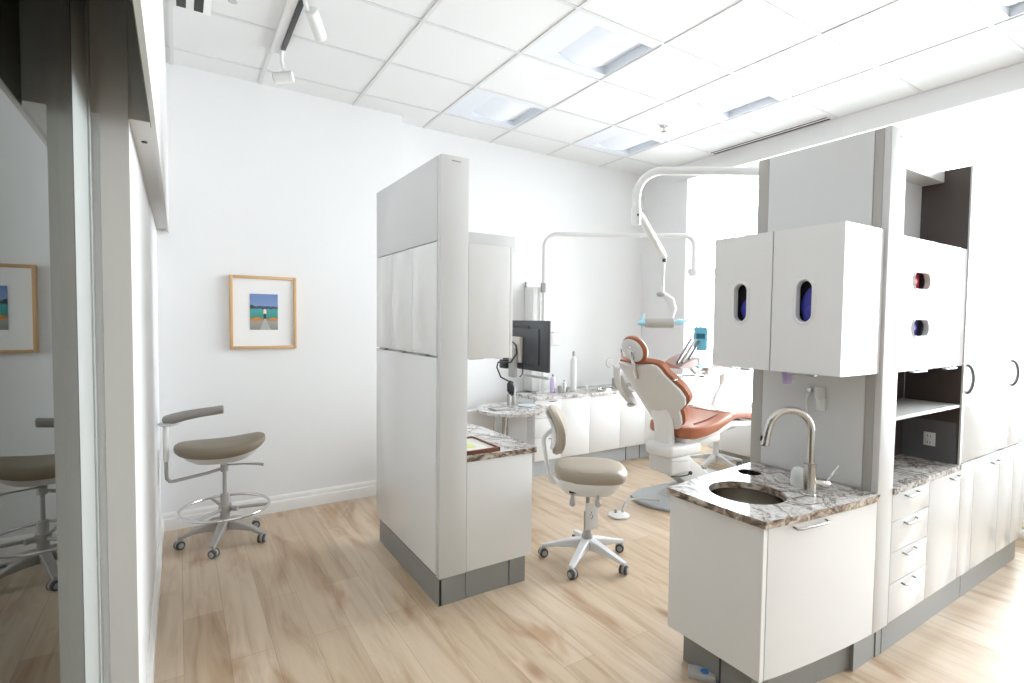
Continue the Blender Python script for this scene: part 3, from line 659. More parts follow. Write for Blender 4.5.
for (x_,y_) in ((-.10,-.185),(.06,-.18)):
    mb=MB(); mb.tube([(x_,y_+.08,.49),(x_,y_+.03,.478),(x_,y_-.01,.455),(x_,y_-.035,.45)],[.010,.010,.020,.018],14); mb.box(x_-.022,x_+.022,y_+.03,y_+.045,.495,.535,.002,mi=1); build(mb,'adjust_lever',['gplastic','mon'],t,local=True)
mb=MB(); mb.tube([(-.15,.0,.51),(-.24,0,.52),(-.262,0,.55),(-.28,0,.66),(-.302,0,.79),(-.297,0,.815),(-.272,0,.845),(-.235,0,.87)],[.014,.015,.015,.014,.014,.014,.015,.02],14); build(mb,'back_post','base_white',t,local=True)
def backpad(off,th,w,h,z0,x0=-.20):
    rings=[]
    for (s_,d_) in ((.05,-.5),(.8,-.5),(.95,-.35),(1,0),(.95,.35),(.8,.48),(.4,.55),(.03,.55)):
        ring=[]
        for k in range(36):
            a=2*PI*k/36; y=w*s_*math.copysign(abs(math.cos(a))**.8,math.cos(a)); z=h*s_*math.copysign(abs(math.sin(a))**.8,math.sin(a))
            x=x0+off+d_*th+.9*y*y-.10*(z/h)**2*.4-.02*(z/h) 
            ring.append(Vector((x,y,z0+z)))
        rings.append(ring)
    mb=MB(); mb.loft(rings); return mb
build(backpad(0,.065,.185,.160,.872),'backrest','taupe',t,local=True)
build(backpad(-.034,.02,.15,.13,.872),'backrest_shell','wplastic',t,local=True)
front_stool=t
# --- back-left stool
t=thing('dental_stool','wide stool in shade-darkened taupe vinyl with curved arm rest and chrome foot ring by the left wall','stool',(.262,4.20,0),0)
star_base(t,'base_grey',.27,R(178),.145)
mb=MB(); mb.lathe([(.032,.11),(.034,.13),(.034,.18),(.030,.20),(.030,.34),(.024,.345),(.014,.345),(.014,.54)],(0,0,0),24); build(mb,'gas_column','base_grey',t,local=True)
FR=.285; mb=MB(); mb.tube([(FR*math.cos(2*PI*k/48),FR*math.sin(2*PI*k/48),.245) for k in range(49)],.0105,12,cap=False); fr_=build(mb,'foot_ring','chrome',t,local=True)
mb=MB()
for k in range(3):
    a=R(-15+120*k); mb.tube([(.03*math.cos(a),.03*math.sin(a),.235),(FR*math.cos(a),FR*math.sin(a),.243)],.012,10)
mb.tube([(0,0,.215),(0,0,.265)],.042,18); mb.tube([(.04,-.03,.24),(.075,-.055,.24)],.018,12); build(mb,'ring_spokes','base_grey',fr_,local=True)
mb=cushion(-.02,.684,.285,.20,.078,lambda x,y:.045*(x/.26)**2*(1 if x>0 else .5)-.01,e=2.3); build(mb,'seat','olive',t,local=True)
rings=[]
for (s_,z_) in ((.42,.580),(.62,.588),(.80,.615),(.93,.650),(.95,.662)):
    rings.append([Vector((-.02+.27*s_*math.copysign(abs(math.cos(a))**.75,math.cos(a)),.19*s_*math.copysign(abs(math.sin(a))**.75,math.sin(a)),z_+.035*(s_*math.cos(a))**2*(1 if math.cos(a)>0 else .35))) for a in [2*PI*k/40 for k in range(40)]])
mb=MB(); mb.loft(rings); build(mb,'seat_pan','shell',t,local=True)
mb=MB(); mb.tube([(0,0,.55),(.12,-.10,.565),(.20,-.13,.56),(.235,-.14,.553)],[.006,.006,.010,.011],10); build(mb,'adjust_lever','base_grey',t,local=True)
mb=MB(); mb.tube([(0,0,.505),(0,0,.555)],.026,16); mb.tube([(0,0,.53),(-.10,-.02,.512),(-.30,-.04,.49),(-.325,-.044,.492),(-.343,-.048,.515),(-.345,-.05,.56),(-.345,-.05,.65)],.0115,12); build(mb,'arm_bracket','base_grey',t,local=True)
mb=MB(); mb.tube([(-.345,-.05,.63),(-.345,-.05,.64),(-.345,-.05,.865),(-.345,-.05,.875)],[.013,.017,.017,.014],14); build(mb,'arm_post','wplastic',t,local=True)
mb=MB(); mb.lathe([(.02,.865),(.05,.872),(.058,.885),(.05,.893),(.01,.893)],(-.325,-.05,0),24,sx=1.15,sy=.8); build(mb,'arm_mount','wplastic',t,local=True)
pts=[(-.355,-.03,.905),(-.34,-.05,.912),(-.30,-.085,.922),(-.23,-.135,.945),(-.15,-.175,.962),(-.07,-.195,.972),(-.018,-.198,.978),(-.015,-.198,.978)]
mb=MB(); mb.tube(pts,[.014,.034,.042,.038,.034,.033,.033,.027],18,sq=.85); build(mb,'arm_rest',mat('grey_vinyl',(.28,.265,.25),.5),t,local=True)
# --- far stool (pale seat) behind the dental chair; and one beyond the right run
def plain_stool(loc,rz,label,cat='stool'):
    t=thing('dental_stool',label,cat,loc,rz)
    star_base(t,'base_white',.29,R(20),.135)
    mb=MB(); mb.lathe([(.032,.10),(.036,.13),(.03,.2),(.026,.33),(.014,.335),(.014,.44)],(0,0,0),20); build(mb,'gas_column','base_white',t,local=True)
    build(cushion(0,.50,.20,.19,.08),'seat','shell',t,local=True)
    mb=MB(); mb.lathe([(.06,.425),(.12,.43),(.17,.455),(.175,.462)],(0,0,0),28); build(mb,'seat_pan','wplastic',t,local=True)
    return t
far=plain_stool((4.98,3.62,0),R(170),'pale stool on a white five-leg base behind the orange chair')
dup(far,(5.20,1.38,0),R(100),'stool of which only a castor shows past the right cabinets')
# ============================================================ dental chair
t=thing('dental_chair','reclined rust-orange dental chair with white shell and grey base plate','dental chair',(3.7,3.15,0))
yc=3.15
def surf(Bp,Up,w,wrap,n_s=14,n_t=14):
    pass
U=Vector((-.39,0,.52)).normalized(); Nn=Vector((U.z,0,-U.x)) # forward normal (towards feet/up)
B0=Vector((3.64,yc,.655))
prof=[(0,.12),(.06,.17),(.13,.19),(.20,.20),(.25,.265),(.32,.285),(.42,.28),(.52,.255),(.60,.235),(.66,.23),(.70,.215),(.725,.18),(.735,.10)]
def pw(s):
    for i in range(len(prof)-1):
        if prof[i][0]<=s<=prof[i+1][0]:
            q=(s-prof[i][0])/(prof[i+1][0]-prof[i][0]); return prof[i][1]*(1-q)+prof[i+1][1]*q
    return prof[-1][1]
def backsurf(off_b,off_f,grow,s0=0,s1=.735,ns=30,nt=16,rim=.0):
    rings=[]
    for i in range(ns+1):
        s=s0+(s1-s0)*i/ns; w=pw(s)+grow; ring=[]
        def P_(tt,o):
            y=w*tt; fwdo=1.35*y*y*(1.2-s*.7)+o
            return B0+U*s+Vector((0,y,0))+Nn*fwdo
        for k in range(nt+1): ring.append(P_(-1+2*k/nt,off_b*(1-.0*abs(-1+2*k/nt))))
        for k in range(nt+1): 
            tt=1-2*k/nt; ring.append(P_(tt,off_f-(off_f-off_b)*.35*abs(tt)**6))
        rings.append(ring)
    mb=MB(); mb.loft(rings); return mb
build(backsurf(.02,.085,.014,.03,.742),'backrest','orange',t)
build(backsurf(-.012,.0195,-.004,.012,.72),'back_shell','shell',t)
# seat and leg rest: lofted cross sections along x
def slabpath(path,w,th,name,mt,bulge=.02):
    rings=[]
    for i,(x,z,ww,tt) in enumerate(path):
        a=path[max(i-1,0)];b=path[min(i+1,len(path)-1)]; tg_=Vector((b[0]-a[0],0,b[1]-a[1])).normalized(); nr=Vector((-tg_.z,0,tg_.x))
        ring=[]
        for k in range(24):
            an=2*PI*k/24; yy=ww*math.copysign(abs(math.cos(an))**.5,math.cos(an)); h=tt/2*math.copysign(abs(math.sin(an))**.6,math.sin(an))
            lift=(.028*(abs(yy)/ww)**3 if math.sin(an)>0 else .0)
            ring.append(Vector((x,yc+yy,z))+nr*(h+lift))
        rings.append(ring)
    mb=MB(); mb.loft(rings); return build(mb,name,mt,t)
slabpath([(3.655,.640,.18,.07),(3.68,.637,.235,.10),(3.73,.636,.26,.112),(3.85,.648,.27,.11),(4.0,.675,.27,.105),(4.12,.710,.262,.10),(4.22,.735,.25,.095)],0,0,'seat','orange')
slabpath([(4.225,.737,.248,.088),(4.32,.748,.24,.08),(4.45,.735,.22,.075),(4.65,.70,.20,.07),(4.85,.655,.19,.065),(4.98,.63,.17,.055),(5.02,.62,.10,.03)],0,0,'leg_rest','orange')
mb=MB(); mb.tube([(3.80,2.99,.708),(3.95,2.985,.728),(4.10,2.98,.762),(4.16,2.97,.768),(4.20,2.945,.762)],.006,8); mb.tube([(3.80,3.31,.708),(3.95,3.315,.728),(4.10,3.32,.762),(4.16,3.33,.768)],.006,8); mb.tube([(4.17,2.95,.775),(4.18,3.15,.772),(4.17,3.34,.775)],.006,8); build(mb,'seat_seam','oseam',t)
slabpath([(3.72,.575,.12,.04),(3.85,.575,.21,.05),(4.1,.62,.22,.06),(4.3,.655,.19,.05),(4.6,.62,.15,.04),(4.8,.60,.12,.03)],0,0,'under_shell','wplastic')
# headrest
hc=Vector((3.17,3.13,1.365)); hU=Vector((-.25,.0,.97)).normalized(); hN=Vector((hU.z,0,-hU.x)); hn=Matrix.Rotation(R(-14),3,'Y')
def headpad(off,th,a,b):
    rings=[]
    for (s_,d_) in ((.05,-.5),(.8,-.5),(.96,-.3),(1,0),(.96,.3),(.8,.48),(.4,.56),(.03,.56)):
        ring=[]
        for k in range(36):
            an=2*PI*k/36; y=a*s_*math.cos(an); z=b*s_*math.sin(an)*(1.0-.12*math.cos(an))
            v=Vector((0,y,0))+hU2*z+hN2*(off+d_*th+1.2*y*y)
            ring.append(hc+v)
        rings.append(ring)
    mb=MB(); mb.loft(rings); return mb
hU2=Vector((-.33,.10,.94)).normalized(); hN2=Vector((hU2.z,-.0,-hU2.x)).normalized()
build(headpad(.02,.05,.13,.115),'headrest','orange',t)
hs=build(headpad(-.014,.02,.115,.100),'headrest_shell','shell',t)
mb=MB(); mb.tube([hc+Vector((-.03,0,.05)),hc+Vector((-.02,-.02,-.03)),hc+Vector((.02,-.01,-.14)),hc+Vector((.07,0,-.24))],[.008,.016,.018,.018],10); mb.tube([hc+Vector((-.045,0,.01)),hc+Vector((-.03,-.06,-.02))],.008,8); build(mb,'headrest_stem','chrome',t)
# far arm rest and knob, hinge post, body, parallelogram arm, base
mb=MB(); mb.loft([[Vector((x,y+a_*.04,z+b_*h)) for a_,b_ in ((-1,-1),(1,-1),(1,1),(-1,1))] for (x,y,z,h) in ((3.28,3.42,1.16,.03),(3.33,3.45,1.08,.05),(3.42,3.47,.97,.045),(3.52,3.48,.88,.035),(3.57,3.48,.84,.02))]); mb.ball((3.55,3.50,.825),.05,.03,.022); build(mb,'arm_rest','shell',t)
mb=MB(); rings=[]
for (x,z,w,d_) in ((3.595,.50,.085,.06),(3.59,.60,.085,.055),(3.575,.70,.09,.05),(3.545,.80,.10,.04),(3.50,.90,.09,.025)):
    rings.append([Vector((x+d_*math.copysign(abs(math.cos(a))**.6,math.cos(a)),yc-.02+w*math.copysign(abs(math.sin(a))**.6,math.sin(a)),z)) for a in [2*PI*k/24 for k in range(24)]])
mb.loft(rings); build(mb,'hinge_post','wplastic',t)
mb=MB(); mb.box(3.50,3.92,2.985,3.29,.425,.545,.045,seg=4); mb.box(3.70,4.20,3.0,3.28,.50,.60,.03,seg=3); build(mb,'seat_carriage','wplastic',t)
mb=MB(); mb.box(3.545,3.80,3.01,3.27,.275,.43,.02,seg=3); build(mb,'motor_housing','shell',t)
mb=MB(); mb.tube([(3.56,3.02,.27),(3.64,3.0,.262),(3.74,2.995,.262),(3.76,2.99,.275)],.006,8); mb.ball((3.765,2.985,.28),.018,.018,.018); build(mb,'cable','black',t)
mb=MB(); mb.tube([(3.50,2.97,.425),(3.60,2.965,.41),(3.70,2.965,.405)],[.004,.008,.006],8); build(mb,'foot_bar','gplastic',t)
mb=MB(); q=[(3.66,.42),(3.80,.43),(4.22,.12),(4.25,.04),(4.02,.04),(3.62,.28)]
mb.prism([(x,z) for x,z in q],-.10,.10,mx=T(0,yc,0)@rotx(R(90)),bev=.012); build(mb,'lift_arm','shell',t)
mb=MB(); bp_=[(3.40,3.06),(3.38,3.22),(3.44,3.38),(3.62,3.46),(4.45,3.46),(4.55,3.38),(4.58,3.1),(4.5,2.86),(4.2,2.80),(3.62,2.82),(3.46,2.92)]
mb.prism(bp_,.001,.030,bev=.010); build(mb,'base_plate',mat('base_plate_grey',(.36,.37,.38),.3),t)
mb=MB(); mb.prism([(3.66,.031),(3.86,.10),(4.1,.16),(4.4,.16),(4.45,.031)],-.13,.13,mx=T(0,yc,0)@rotx(R(90)),bev=.01); build(mb,'base_cover','gplastic',t)
# foot pedal with hose
t=thing('foot_pedal','white disc foot control on the floor left of the grey base plate','foot control',(3.03,3.10,0))
mb=MB(); mb.lathe([(.078,.002),(.085,.006),(.085,.016),(.06,.026),(.03,.034),(.001,.036)],(3.03,3.10,0),32); build(mb,'pedal_disc','wplastic',t)
mb=MB(); mb.box(2.995,3.012,3.10,3.118,.03,.062,.003); mb.box(3.05,3.068,3.08,3.098,.03,.062,.003); build(mb,'guard_post','gplastic',t)
mb=MB(); mb.tube([(3.09,3.12,.03),(3.13,3.14,.07),(3.22,3.16,.09),(3.35,3.15,.075),(3.5,3.10,.05)],.010,8); build(mb,'hose','gplastic',t)
# delivery unit
t=thing('delivery_unit','dental instrument tray with blue display and handpieces over the orange chair','instrument unit',(3.85,2.95,1.2))
mb=MB(); mb.loft([[Vector((x,y,z)) for (y,z) in ((2.86+o,1.215),(3.04+o,1.215),(3.03+o,1.275+k_),(2.87+o,1.235+k_))] for (x,o,k_) in ((3.46,0,-.01),(3.52,0,.02),(3.60,0,.045),(3.68,0,.055),(3.70,0,.03))]); mb.loft([[Vector((x,y,z)) for (y,z) in ((2.86,1.205),(3.04,1.205),(3.03,1.265+k_),(2.87,1.245+k_))] for (x,k_) in ((3.86,.0),(3.90,.04),(4.10,.045),(4.25,.01))]); build(mb,'control_head','pink',t)
mb=MB(); mb.box(3.68,3.88,2.86,3.04,1.215,1.30,.012); build(mb,'centre_block','wplastic',t)
mb=MB(); mb.box(3.66,3.83,2.852,2.90,1.212,1.238,.004); build(mb,'front_label','bluelt',t)
mxx=T(3.77,2.92,1.455)@Matrix.Rotation(R(-53),4,'Z')@Matrix.Rotation(R(8),4,'X')
mb=MB(); mb.box(-.056,.056,-.012,.012,-.10,.105,.02,mx=mxx,seg=3); ds=build(mb,'display','blue',t)
mb=MB(); mb.box(-.035,.035,-.0135,-.0118,.005,.05,mx=mxx); build(mb,'screen','bluedk',ds,smooth=False)
for k,x in enumerate((3.46,3.52,3.58,3.94,4.0)):
    mb=MB(); a=Vector((x,2.90,1.265)); b=a+Vector((.20,.03,.19)) if k<3 else a+Vector((.15,.02,.20))
    mb.tube([a,a+(b-a)*.3,a+(b-a)*.6,b],[.010,.013,.011,.008],10,mi=k%2); mb.tube([a-(b-a)*.06,a],[.004,.007],8,mi=2)
    build(mb,'handpiece',['dsteel','gplastic','black'],t)
for k,x in enumerate((3.68,3.74,4.12,4.16)):
    mb=MB(); mb.tube([(x,2.94,1.44),(x+.10,2.96,1.60),(x+.22,3.0,1.74),(x+.34,3.05,1.76),(x+.42,3.1,1.60)],.006,8); build(mb,'hose','wplastic',t)
mb=MB(); mb.tube([(3.72,2.98,1.205),(3.78,2.98,1.16),(3.95,3.0,1.17),(4.3,3.1,1.13),(4.75,3.4,1.12)],[.014,.016,.020,.024,.024],12); mb.tube([(3.95,3.0,1.13),(3.95,3.0,1.20)],.035,16); build(mb,'support_arm','wplastic',t)
mb=MB(); mb.box(3.40,3.86,2.88,3.10,1.118,1.124,.002); mb.tube([(3.40,2.88,1.128),(3.86,2.88,1.128),(3.86,3.10,1.128),(3.40,3.10,1.128),(3.40,2.88,1.128)],.005,6); build(mb,'tray','steel',t)
mb=MB(); mb.tube([(4.75,3.4,1.15),(4.75,3.4,.95),(4.60,3.35,.86),(4.40,3.3,.60),(4.3,3.25,.5)],[.03,.03,.028,.03,.035],14); build(mb,'column_arm','wplastic',t)
# treatment light on a post behind the right partition
t=thing('treatment_light','white overhead dental lamp on a bent pole arm reaching from the right partition','dental lamp',(3.42,1.92,0))
a=Vector((.843,-.536,0)); s0=Vector((2.513,2.47,0))
pts=[s0+Vector((0,0,2.27)),s0+Vector((0,0,2.40))]+[s0+a*(.17-.17*math.cos(R(q)))+Vector((0,0,2.405+.17*math.sin(R(q)))) for q in range(0,91,15)]
end=s0+a*1.07
pts+=[s0+a*.5+Vector((0,0,2.577)),end-a*.0+Vector((0,0,2.577))]
pts+=[end+a*(.12*math.sin(R(q)))+Vector((0,0,2.457+.12*math.cos(R(q)))) for q in range(15,91,15)]
pe=end+a*.12; pts+=[pe+Vector((0,0,.0))]
mb=MB(); mb.tube(pts,.0265,16); build(mb,'pole','wplastic',t)
mb=MB(); mb.tube([s0+Vector((0,0,2.225)),s0+Vector((0,0,2.235)),s0+Vector((0,0,2.335)),s0+Vector((0,0,2.34))],[.026,.031,.031,.027],18); mb.ball(s0+Vector((-.012,-.03,2.285)),.008,.005,.008,mi=1); build(mb,'pivot_sleeve',['wplastic','black'],t)
j0=s0+Vector((.03,.03,2.315)); j1=Vector((3.06,2.71,2.085))
mb=MB(); mb.tube([s0+Vector((0,0,2.30)),j0+Vector((.03,.01,0)),j0+Vector((.06,.02,-.01)),j1-Vector((.03,.01,-.015)),j1],[.02,.022,.026,.024,.02],14); build(mb,'spring_arm','wplastic',t)
mb=MB(); mb.tube([j1+Vector((0,0,.0)),j1-Vector((0,0,.04))],.014,10,mi=1); mb.tube([j1,j1+Vector((-.005,0,-.12)),Vector((3.045,2.702,1.82))],.0075,10); build(mb,'drop_rod',['steel','black'],t)
mb=MB(); mb.ball((3.03,2.71,1.805),.035,.03,.022); mb.tube([(3.05,2.70,1.80),(3.09,2.67,1.76),(3.10,2.66,1.70),(3.09,2.665,1.63)],[.020,.030,.034,.020],12,mi=1); build(mb,'yoke',['gplastic','wplastic'],t)
mb=MB(); c0=Vector((3.035,2.69,1.59)); 
mb.tube([c0-a*.13,c0-a*.125,c0+a*.075,c0+a*.08],[.028,.036,.036,.028],18); build(mb,'lamp_head','lampcover',t)
mb=MB()
mb.tube([c0-a*.185,c0-a*.15,c0-a*.128],[.012,.024,.018],12); mb.tube([c0-a*.16,c0-a*.14+Vector((0,0,.07))],[.014,.006],8); build(mb,'handle_film','bluelt',t)
mb=MB(); mb.tube([c0+a*.085,c0+a*.12+Vector((0,0,.01)),c0+a*.15+Vector((0,0,.01))],[.012,.024,.018],12); mb.tube([c0+a*.13,c0+a*.19+Vector((0,0,.03))],[.014,.006],8); build(mb,'handle_film','bluelt',t)
# second arch on far wall
t=thing('lamp_arch','white bent tube arch over the far counter, mounted near the back wall','lamp arch',(3.33,4.59,.82))
s1=Vector((3.325,4.60,0)); a2=(Vector((4.646,3.768,0))-Vector((3.395,4.564,0))).normalized()
pts=[s1+Vector((0,0,.83)),s1+Vector((0,0,2.38))]+[s1+a2*(.14-.14*math.cos(R(q)))+Vector((0,0,2.385+.14*math.sin(R(q)))) for q in range(0,91,15)]
pts+=[s1+a2*.8+Vector((0,0,2.525)),s1+a2*1.50+Vector((0,0,2.525))]+[s1+a2*(1.50+.11*math.sin(R(q)))+Vector((0,0,2.415+.11*math.cos(R(q)))) for q in range(15,91,15)]+[s1+a2*1.61+Vector((0,0,2.12))]
mb=MB(); mb.tube(pts,.024,14); build(mb,'tube_arch','wplastic',t)
mb=MB(); mb.box(3.20,3.30,4.62,4.79,.83,1.96,.012); build(mb,'post_housing','wplastic',t)
mb=MB(); mb.tube([s1+Vector((0,0,1.90)),s1+Vector((0,0,2.0))],.036,18); build(mb,'collar','gplastic',t)
ee=s1+a2*1.61; mb=MB(); mb.tube([ee+Vector((0,0,2.09)),ee+Vector((0,0,2.17))],.045,16); mb.tube([ee+Vector((-.04,.02,2.14)),ee+Vector((.5,-.1,2.16)),ee+Vector((.9,-.2,2.2))],[.035,.035,.03],12); build(mb,'side_arm','wplastic',t)
t=thing('lamp_arch','white bent tube arch rising behind the tall cabinet at the right edge','lamp arch',(5.37,1.90,0))
mb=MB(); s2=Vector((5.362,1.872,0)); a3=Vector((.843,-.536,0))
mb.tube([s2+Vector((0,0,.02)),s2+Vector((0,0,2.85))]+[s2+a3*(.17-.17*math.cos(R(q)))+Vector((0,0,2.86+.15*math.sin(R(q)))) for q in range(0,91,15)]+[s2+a3*.55+Vector((0,0,2.98)),s2+a3*.66+Vector((0,0,2.95))],.025,14); build(mb,'tube_arch','wplastic',t)
mb=MB(); mb.lathe([(.001,.0),(.14,.0),(.13,.02),(.03,.03)],(5.362,1.872,0),24); build(mb,'floor_flange','gplastic',t)
# ============================================================ monitor on arm
t=thing('monitor','black flat monitor seen from behind on a grey arm beside the upper cabinet','monitor',(2.13,3.18,1.24))
mb=MB(); mb.box(2.122,2.150,2.885,3.475,1.240,1.598,.006); mb.box(2.112,2.124,2.98,3.38,1.28,1.54,.008); build(mb,'housing','mon',t)
mb=MB(); mb.box(2.1495,2.1515,2.90,3.46,1.256,1.586); build(mb,'screen','screen',t,smooth=False)
mb=MB(); mb.box(2.109,2.113,3.10,3.30,1.548,1.560); build(mb,'vent','black',t,smooth=False)
mb=MB(); mb.box(2.085,2.112,3.175,3.325,1.290,1.478,.004); build(mb,'mount_plate',mat('beige_plate',(.50,.47,.42),.4),t)
mb=MB(); mb.box(2.055,2.088,3.20,3.285,1.18,1.40,.012); mb.tube([(1.66,3.25,1.43),(1.85,3.24,1.42),(2.02,3.24,1.40),(2.07,3.24,1.38)],.022,12); build(mb,'arm','gplastic',t)
mb=MB(); mb.tube([(2.05,3.30,1.42),(2.04,3.24,1.46),(2.05,3.17,1.42),(2.055,3.165,1.36),(2.05,3.24,1.29),(2.04,3.40,1.28),(2.04,3.42,1.24),(2.04,3.36,1.17),(2.05,3.27,1.15)],.006,8)
mb.tube([(2.06,3.24,1.15),(2.05,3.24,1.13),(2.05,3.235,1.08),(2.055,3.24,1.055)],[.018,.026,.028,.010],10); mb.tube([(2.05,3.23,1.14),(2.045,3.19,1.11),(2.045,3.195,1.06),(2.055,3.23,1.05)],.008,8)
mb.tube([(2.09,3.14,1.27),(2.08,3.13,1.21),(2.08,3.16,1.19)],.004,6); mb.box(2.06,2.11,3.33,3.42,1.235,1.30,.006); build(mb,'cable_bundle','black',t)
mb=MB(); mb.box(2.16,2.175,2.93,3.22,1.185,1.203,.003); build(mb,'lower_bar','gplastic',t)
# ============================================================ far counter
t=thing('base_cabinet','long white base cabinets under the far worktop by the back wall','cabinet',(3.4,4.5,0))
mb=MB(); mb.box(3.02,4.999,4.325,4.787,.16,.79); build(mb,'carcass','white2',t,smooth=False)
xs=[3.02,3.36,3.75,4.20,4.60,4.995]
for k in range(5):
    if k==0:
        for z0_,z1_ in ((.165,.40),(.404,.60),(.604,.785)):
            mb=MB(); mb.box(xs[k]+.002,xs[k+1]-.002,4.305,4.324,z0_,z1_,.0015); dr=build(mb,'drawer','white2',t); tab(dr,xs[k]+.18,xs[k]+.28,4.292,4.306,z1_-.02,z1_-.012)
    else:
        mb=MB(); mb.box(xs[k]+.002,xs[k+1]-.002,4.305,4.324,.165,.785,.0015); dr=build(mb,'door','white2',t); tab(dr,xs[k+1]-.15,xs[k+1]-.06,4.292,4.306,.765,.772,'wplastic')
mb=MB(); mb.box(3.02,4.995,4.345,4.4,0,.158); build(mb,'toe_kick',mat('pale_blue_grey_toe_kick',(.50,.53,.56),.3),t,smooth=False)
for x in (4.33,4.55):
    mb=MB(); mb.box(x,x+.006,4.340,4.346,0,.157); build(mb,'toe_seam','toedk',t,smooth=False)
mb=MB(); mb.box(3.03,4.999,4.285,4.789,.791,.820); o=build(mb,'countertop',['stone','stone_edge'],smooth=False); tag(o,'long veined stone worktop along the back wall','countertop')
t=thing('corner_table','round-ended stone side table on a grey square support, left of the far worktop','table',(2.67,4.2,0))
mb=MB(); mb.prism(circ(2.68,4.18,.345,56),.735,.762); o=build(mb,'table_top',['stone'],t,smooth=False)
mb=MB(); mb.box(2.62,2.83,4.17,4.285,.0,.735); build(mb,'support','gplastic',t)
mb=MB(); mb.box(2.25,2.60,4.36,4.48,.0,.735,.004); build(mb,'side_panel','white',t)
mb=MB()
for (x,y) in ((2.40,4.05),(2.50,4.02)): mb.tube([(x,y,.735),(x+.05,y+.12,.40),(x+.02,y+.16,.05)],.008,8)
build(mb,'brace','steel',t)
# small things
def bottle(loc,r,h,label,mt='wplastic',cat='bottle',name='bottle',group=None,cap='gplastic'):
    t=thing(name,label,cat,loc,group=group); x,y,z=loc
    mb=MB(); mb.lathe([(r*.9,.001),(r,.008),(r,h*.72),(r*.8,h*.80),(r*.4,h*.85),(r*.38,h*.88)],(x,y,z),20); build(mb,'bottle_body',mt,t)
    mb=MB(); mb.lathe([(r*.45,h*.88),(r*.45,h*.985),(r*.3,h)],(x,y,z),16); build(mb,'bottle_cap',cap,t)
bottle((3.71,4.55,.821),.034,.44,'tall white bottle with grey cap on the far worktop')
bottle((3.41,4.53,.821),.030,.20,'pale lilac bottle on the far worktop just right of the monitor','lilac')
bottle((3.56,4.52,.821),.022,.13,'small grey-lidded bottle on the far worktop between lilac and tall white bottles','wplastic')
bottle((2.72,4.32,.763),.020,.15,'slim grey bottle on the round stone table, left one','gplastic')
bottle((2.80,4.36,.763),.018,.19,'slim grey bottle on the round stone table, right one','gplastic')
def jar(x,y,z,r,h,label,mt,k=0):
    mb=MB(); mb.lathe([(r*.9,.001),(r,.006),(r,h*.8),(r*1.03,h*.82),(r*1.03,h*.98),(r*.9,h)],(x,y,z),18); o=build(mb,'jar',mt); tag(o,label,'jar','small jars on the far worktop'); return o
jar(3.47,4.48,.821,.028,.075,'grey jar beside the lilac bottle on the far worktop','gplastic')
jar(3.55,4.44,.821,.022,.06,'small steel jar in front of the grey-lidded bottle on the far worktop','steel')
jar(3.86,4.50,.821,.018,.05,'small pale jar right of the tall white bottle on the far worktop','wplastic')
mb=MB(); mb.lathe([(.085,.0005),(.09,.006),(.085,.012),(.001,.012)],(2.86,4.22,.763),28); o=build(mb,'lid',mat('pale_blue_grey',(.50,.57,.62),.4)); tag(o,'pale blue-grey round lid on the round stone table','lid')
def flat_tray(x0,x1,y0,y1,z,label,mt):
    mb=MB(); mb.box(x0,x1,y0,y1,z,z+.006,.002); mb.box(x0,x1,y0,y0+.008,z+.004,z+.016,.001); mb.box(x0,x1,y1-.008,y1,z+.004,z+.016,.001); mb.box(x0,x0+.008,y0+.008,y1-.008,z+.004,z+.016,.001); mb.box(x1-.008,x1,y0+.008,y1-.008,z+.004,z+.016,.001)
    o=build(mb,'instrument_tray',mt); tag(o,label,'tray'); return o
flat_tray(2.44,2.66,4.10,4.24,.763,'grey instrument tray on the round stone table','gplastic')
flat_tray(3.93,4.10,4.36,4.50,.821,'thin steel tray lying on the far worktop','steel')
# swivel mirror and tap on the far worktop
t=thing('swivel_mirror','small round grey mirror on a curved stand on the far worktop, left of the chair','mirror',(4.30,4.5,.821))
mb=MB(); mb.lathe([(.075,.0),(.08,.008),(.06,.014),(.001,.016)],(4.32,4.5,.821),24); build(mb,'stand_base','gplastic',t)
mb=MB(); mb.box(4.275,4.365,4.46,4.54,.835,.935,.008); build(mb,'stand_block','gplastic',t)
mb=MB(); mb.tube([(4.32,4.5,.93),(4.36,4.5,1.05),(4.38,4.49,1.2),(4.36,4.48,1.28)],.010,10); mb.tube([(4.34,4.5,1.02),(4.25,4.49,1.08),(4.19,4.48,1.10)],.007,8); build(mb,'stand_arm','chrome',t)
mb=MB(); mb.lathe([(.001,-.006),(.05,-.006),(.058,0),(.05,.006),(.001,.007)],(4.175,4.47,1.12),24,mx=rotx(R(90))); build(mb,'mirror_disc','gplastic',t)
t=thing('wall_bracket','white dispenser on the back wall right of the monitor','dispenser',(3.38,4.77,1.25))
mb=MB(); mb.box(3.52,3.66,4.70,4.788,1.32,1.46,.01); mb.box(3.53,3.72,4.69,4.788,1.46,1.475,.003); build(mb,'dispenser_body','wplastic',t)
t=thing('wall_rail','slim grey vertical rail on the back wall behind the monitor','rail',(3.1,4.77,1.3))
mb=MB(); mb.box(3.205,3.225,4.765,4.7885,1.30,2.02,.003); build(mb,'rail_bar','gplastic',t)
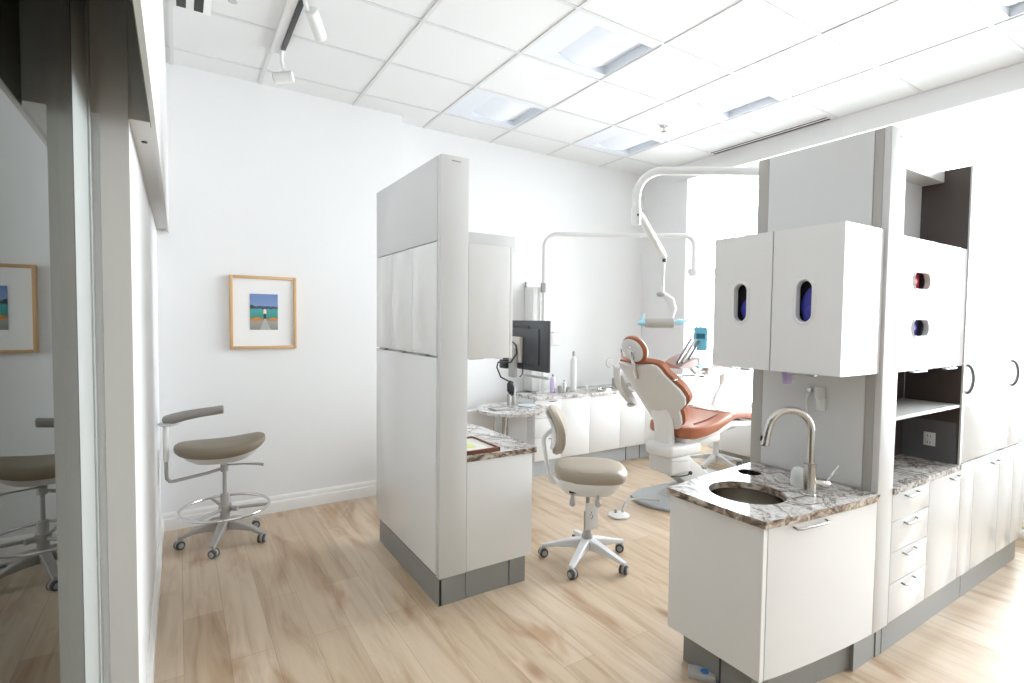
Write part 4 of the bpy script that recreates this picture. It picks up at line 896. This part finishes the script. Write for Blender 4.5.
# bench by the right window and blinds
t=thing('window_bench','low white box bench under the right-hand window','bench',(5.55,4.0,0))
mb=MB(); mb.box(5.35,5.78,2.6,4.0,.10,.53,.008); build(mb,'bench_box','white2',t)
mb=MB(); mb.box(5.33,5.79,2.58,4.02,.532,.55,.003); build(mb,'bench_top','paper',t)
mb=MB(); mb.box(5.40,5.76,2.64,3.96,0,.10); build(mb,'bench_plinth','gplastic',t,smooth=False)
# ------------------------------------------------------------ light
w=bpy.data.worlds.new('daylight'); sc.world=w; w.use_nodes=True
nt=w.node_tree; bg=nt.nodes['Background']
# hazy sky, much brighter toward the sun's side (east = +x)
tc=nt.nodes.new('ShaderNodeTexCoord'); dp=nt.nodes.new('ShaderNodeVectorMath'); dp.operation='DOT_PRODUCT'
dp.inputs[1].default_value=Vector((.93,.22,.30)).normalized(); nt.links.new(tc.outputs['Generated'],dp.inputs[0])
mr=nt.nodes.new('ShaderNodeMapRange'); mr.interpolation_type='SMOOTHSTEP'; nt.links.new(dp.outputs['Value'],mr.inputs[0])
mr.inputs[1].default_value=.15; mr.inputs[2].default_value=1.; mr.inputs[3].default_value=1.3; mr.inputs[4].default_value=20.
nt.links.new(mr.outputs[0],bg.inputs[1]); bg.inputs[0].default_value=(.91,.955,1,1)
def portal(loc,rot,sx,sy):
    l=bpy.data.lights.new('window_portal','AREA'); l.shape='RECTANGLE'; l.size=sx; l.size_y=sy; l.cycles.is_portal=True
    o=bpy.data.objects.new('window_portal',l); COL.objects.link(o); o.location=loc; o.rotation_euler=rot; return o
portal((6.12,1.4,2.05),(0,R(90),0),3.0,6.8)
portal((5.13,-3.25,1.9),(R(90),0,0),1.7,3.2)
# low-angle daylight through the right-hand windows
sc.view_settings.view_transform='Standard'; sc.view_settings.look='None'; sc.view_settings.gamma=1; sc.view_settings.use_curve_mapping=False
sc.view_settings.exposure=.28
sc.cycles.max_bounces=10; sc.cycles.diffuse_bounces=6; sc.cycles.glossy_bounces=5; sc.cycles.transparent_max_bounces=12; sc.cycles.sample_clamp_indirect=8
sc.cycles.use_denoising=True
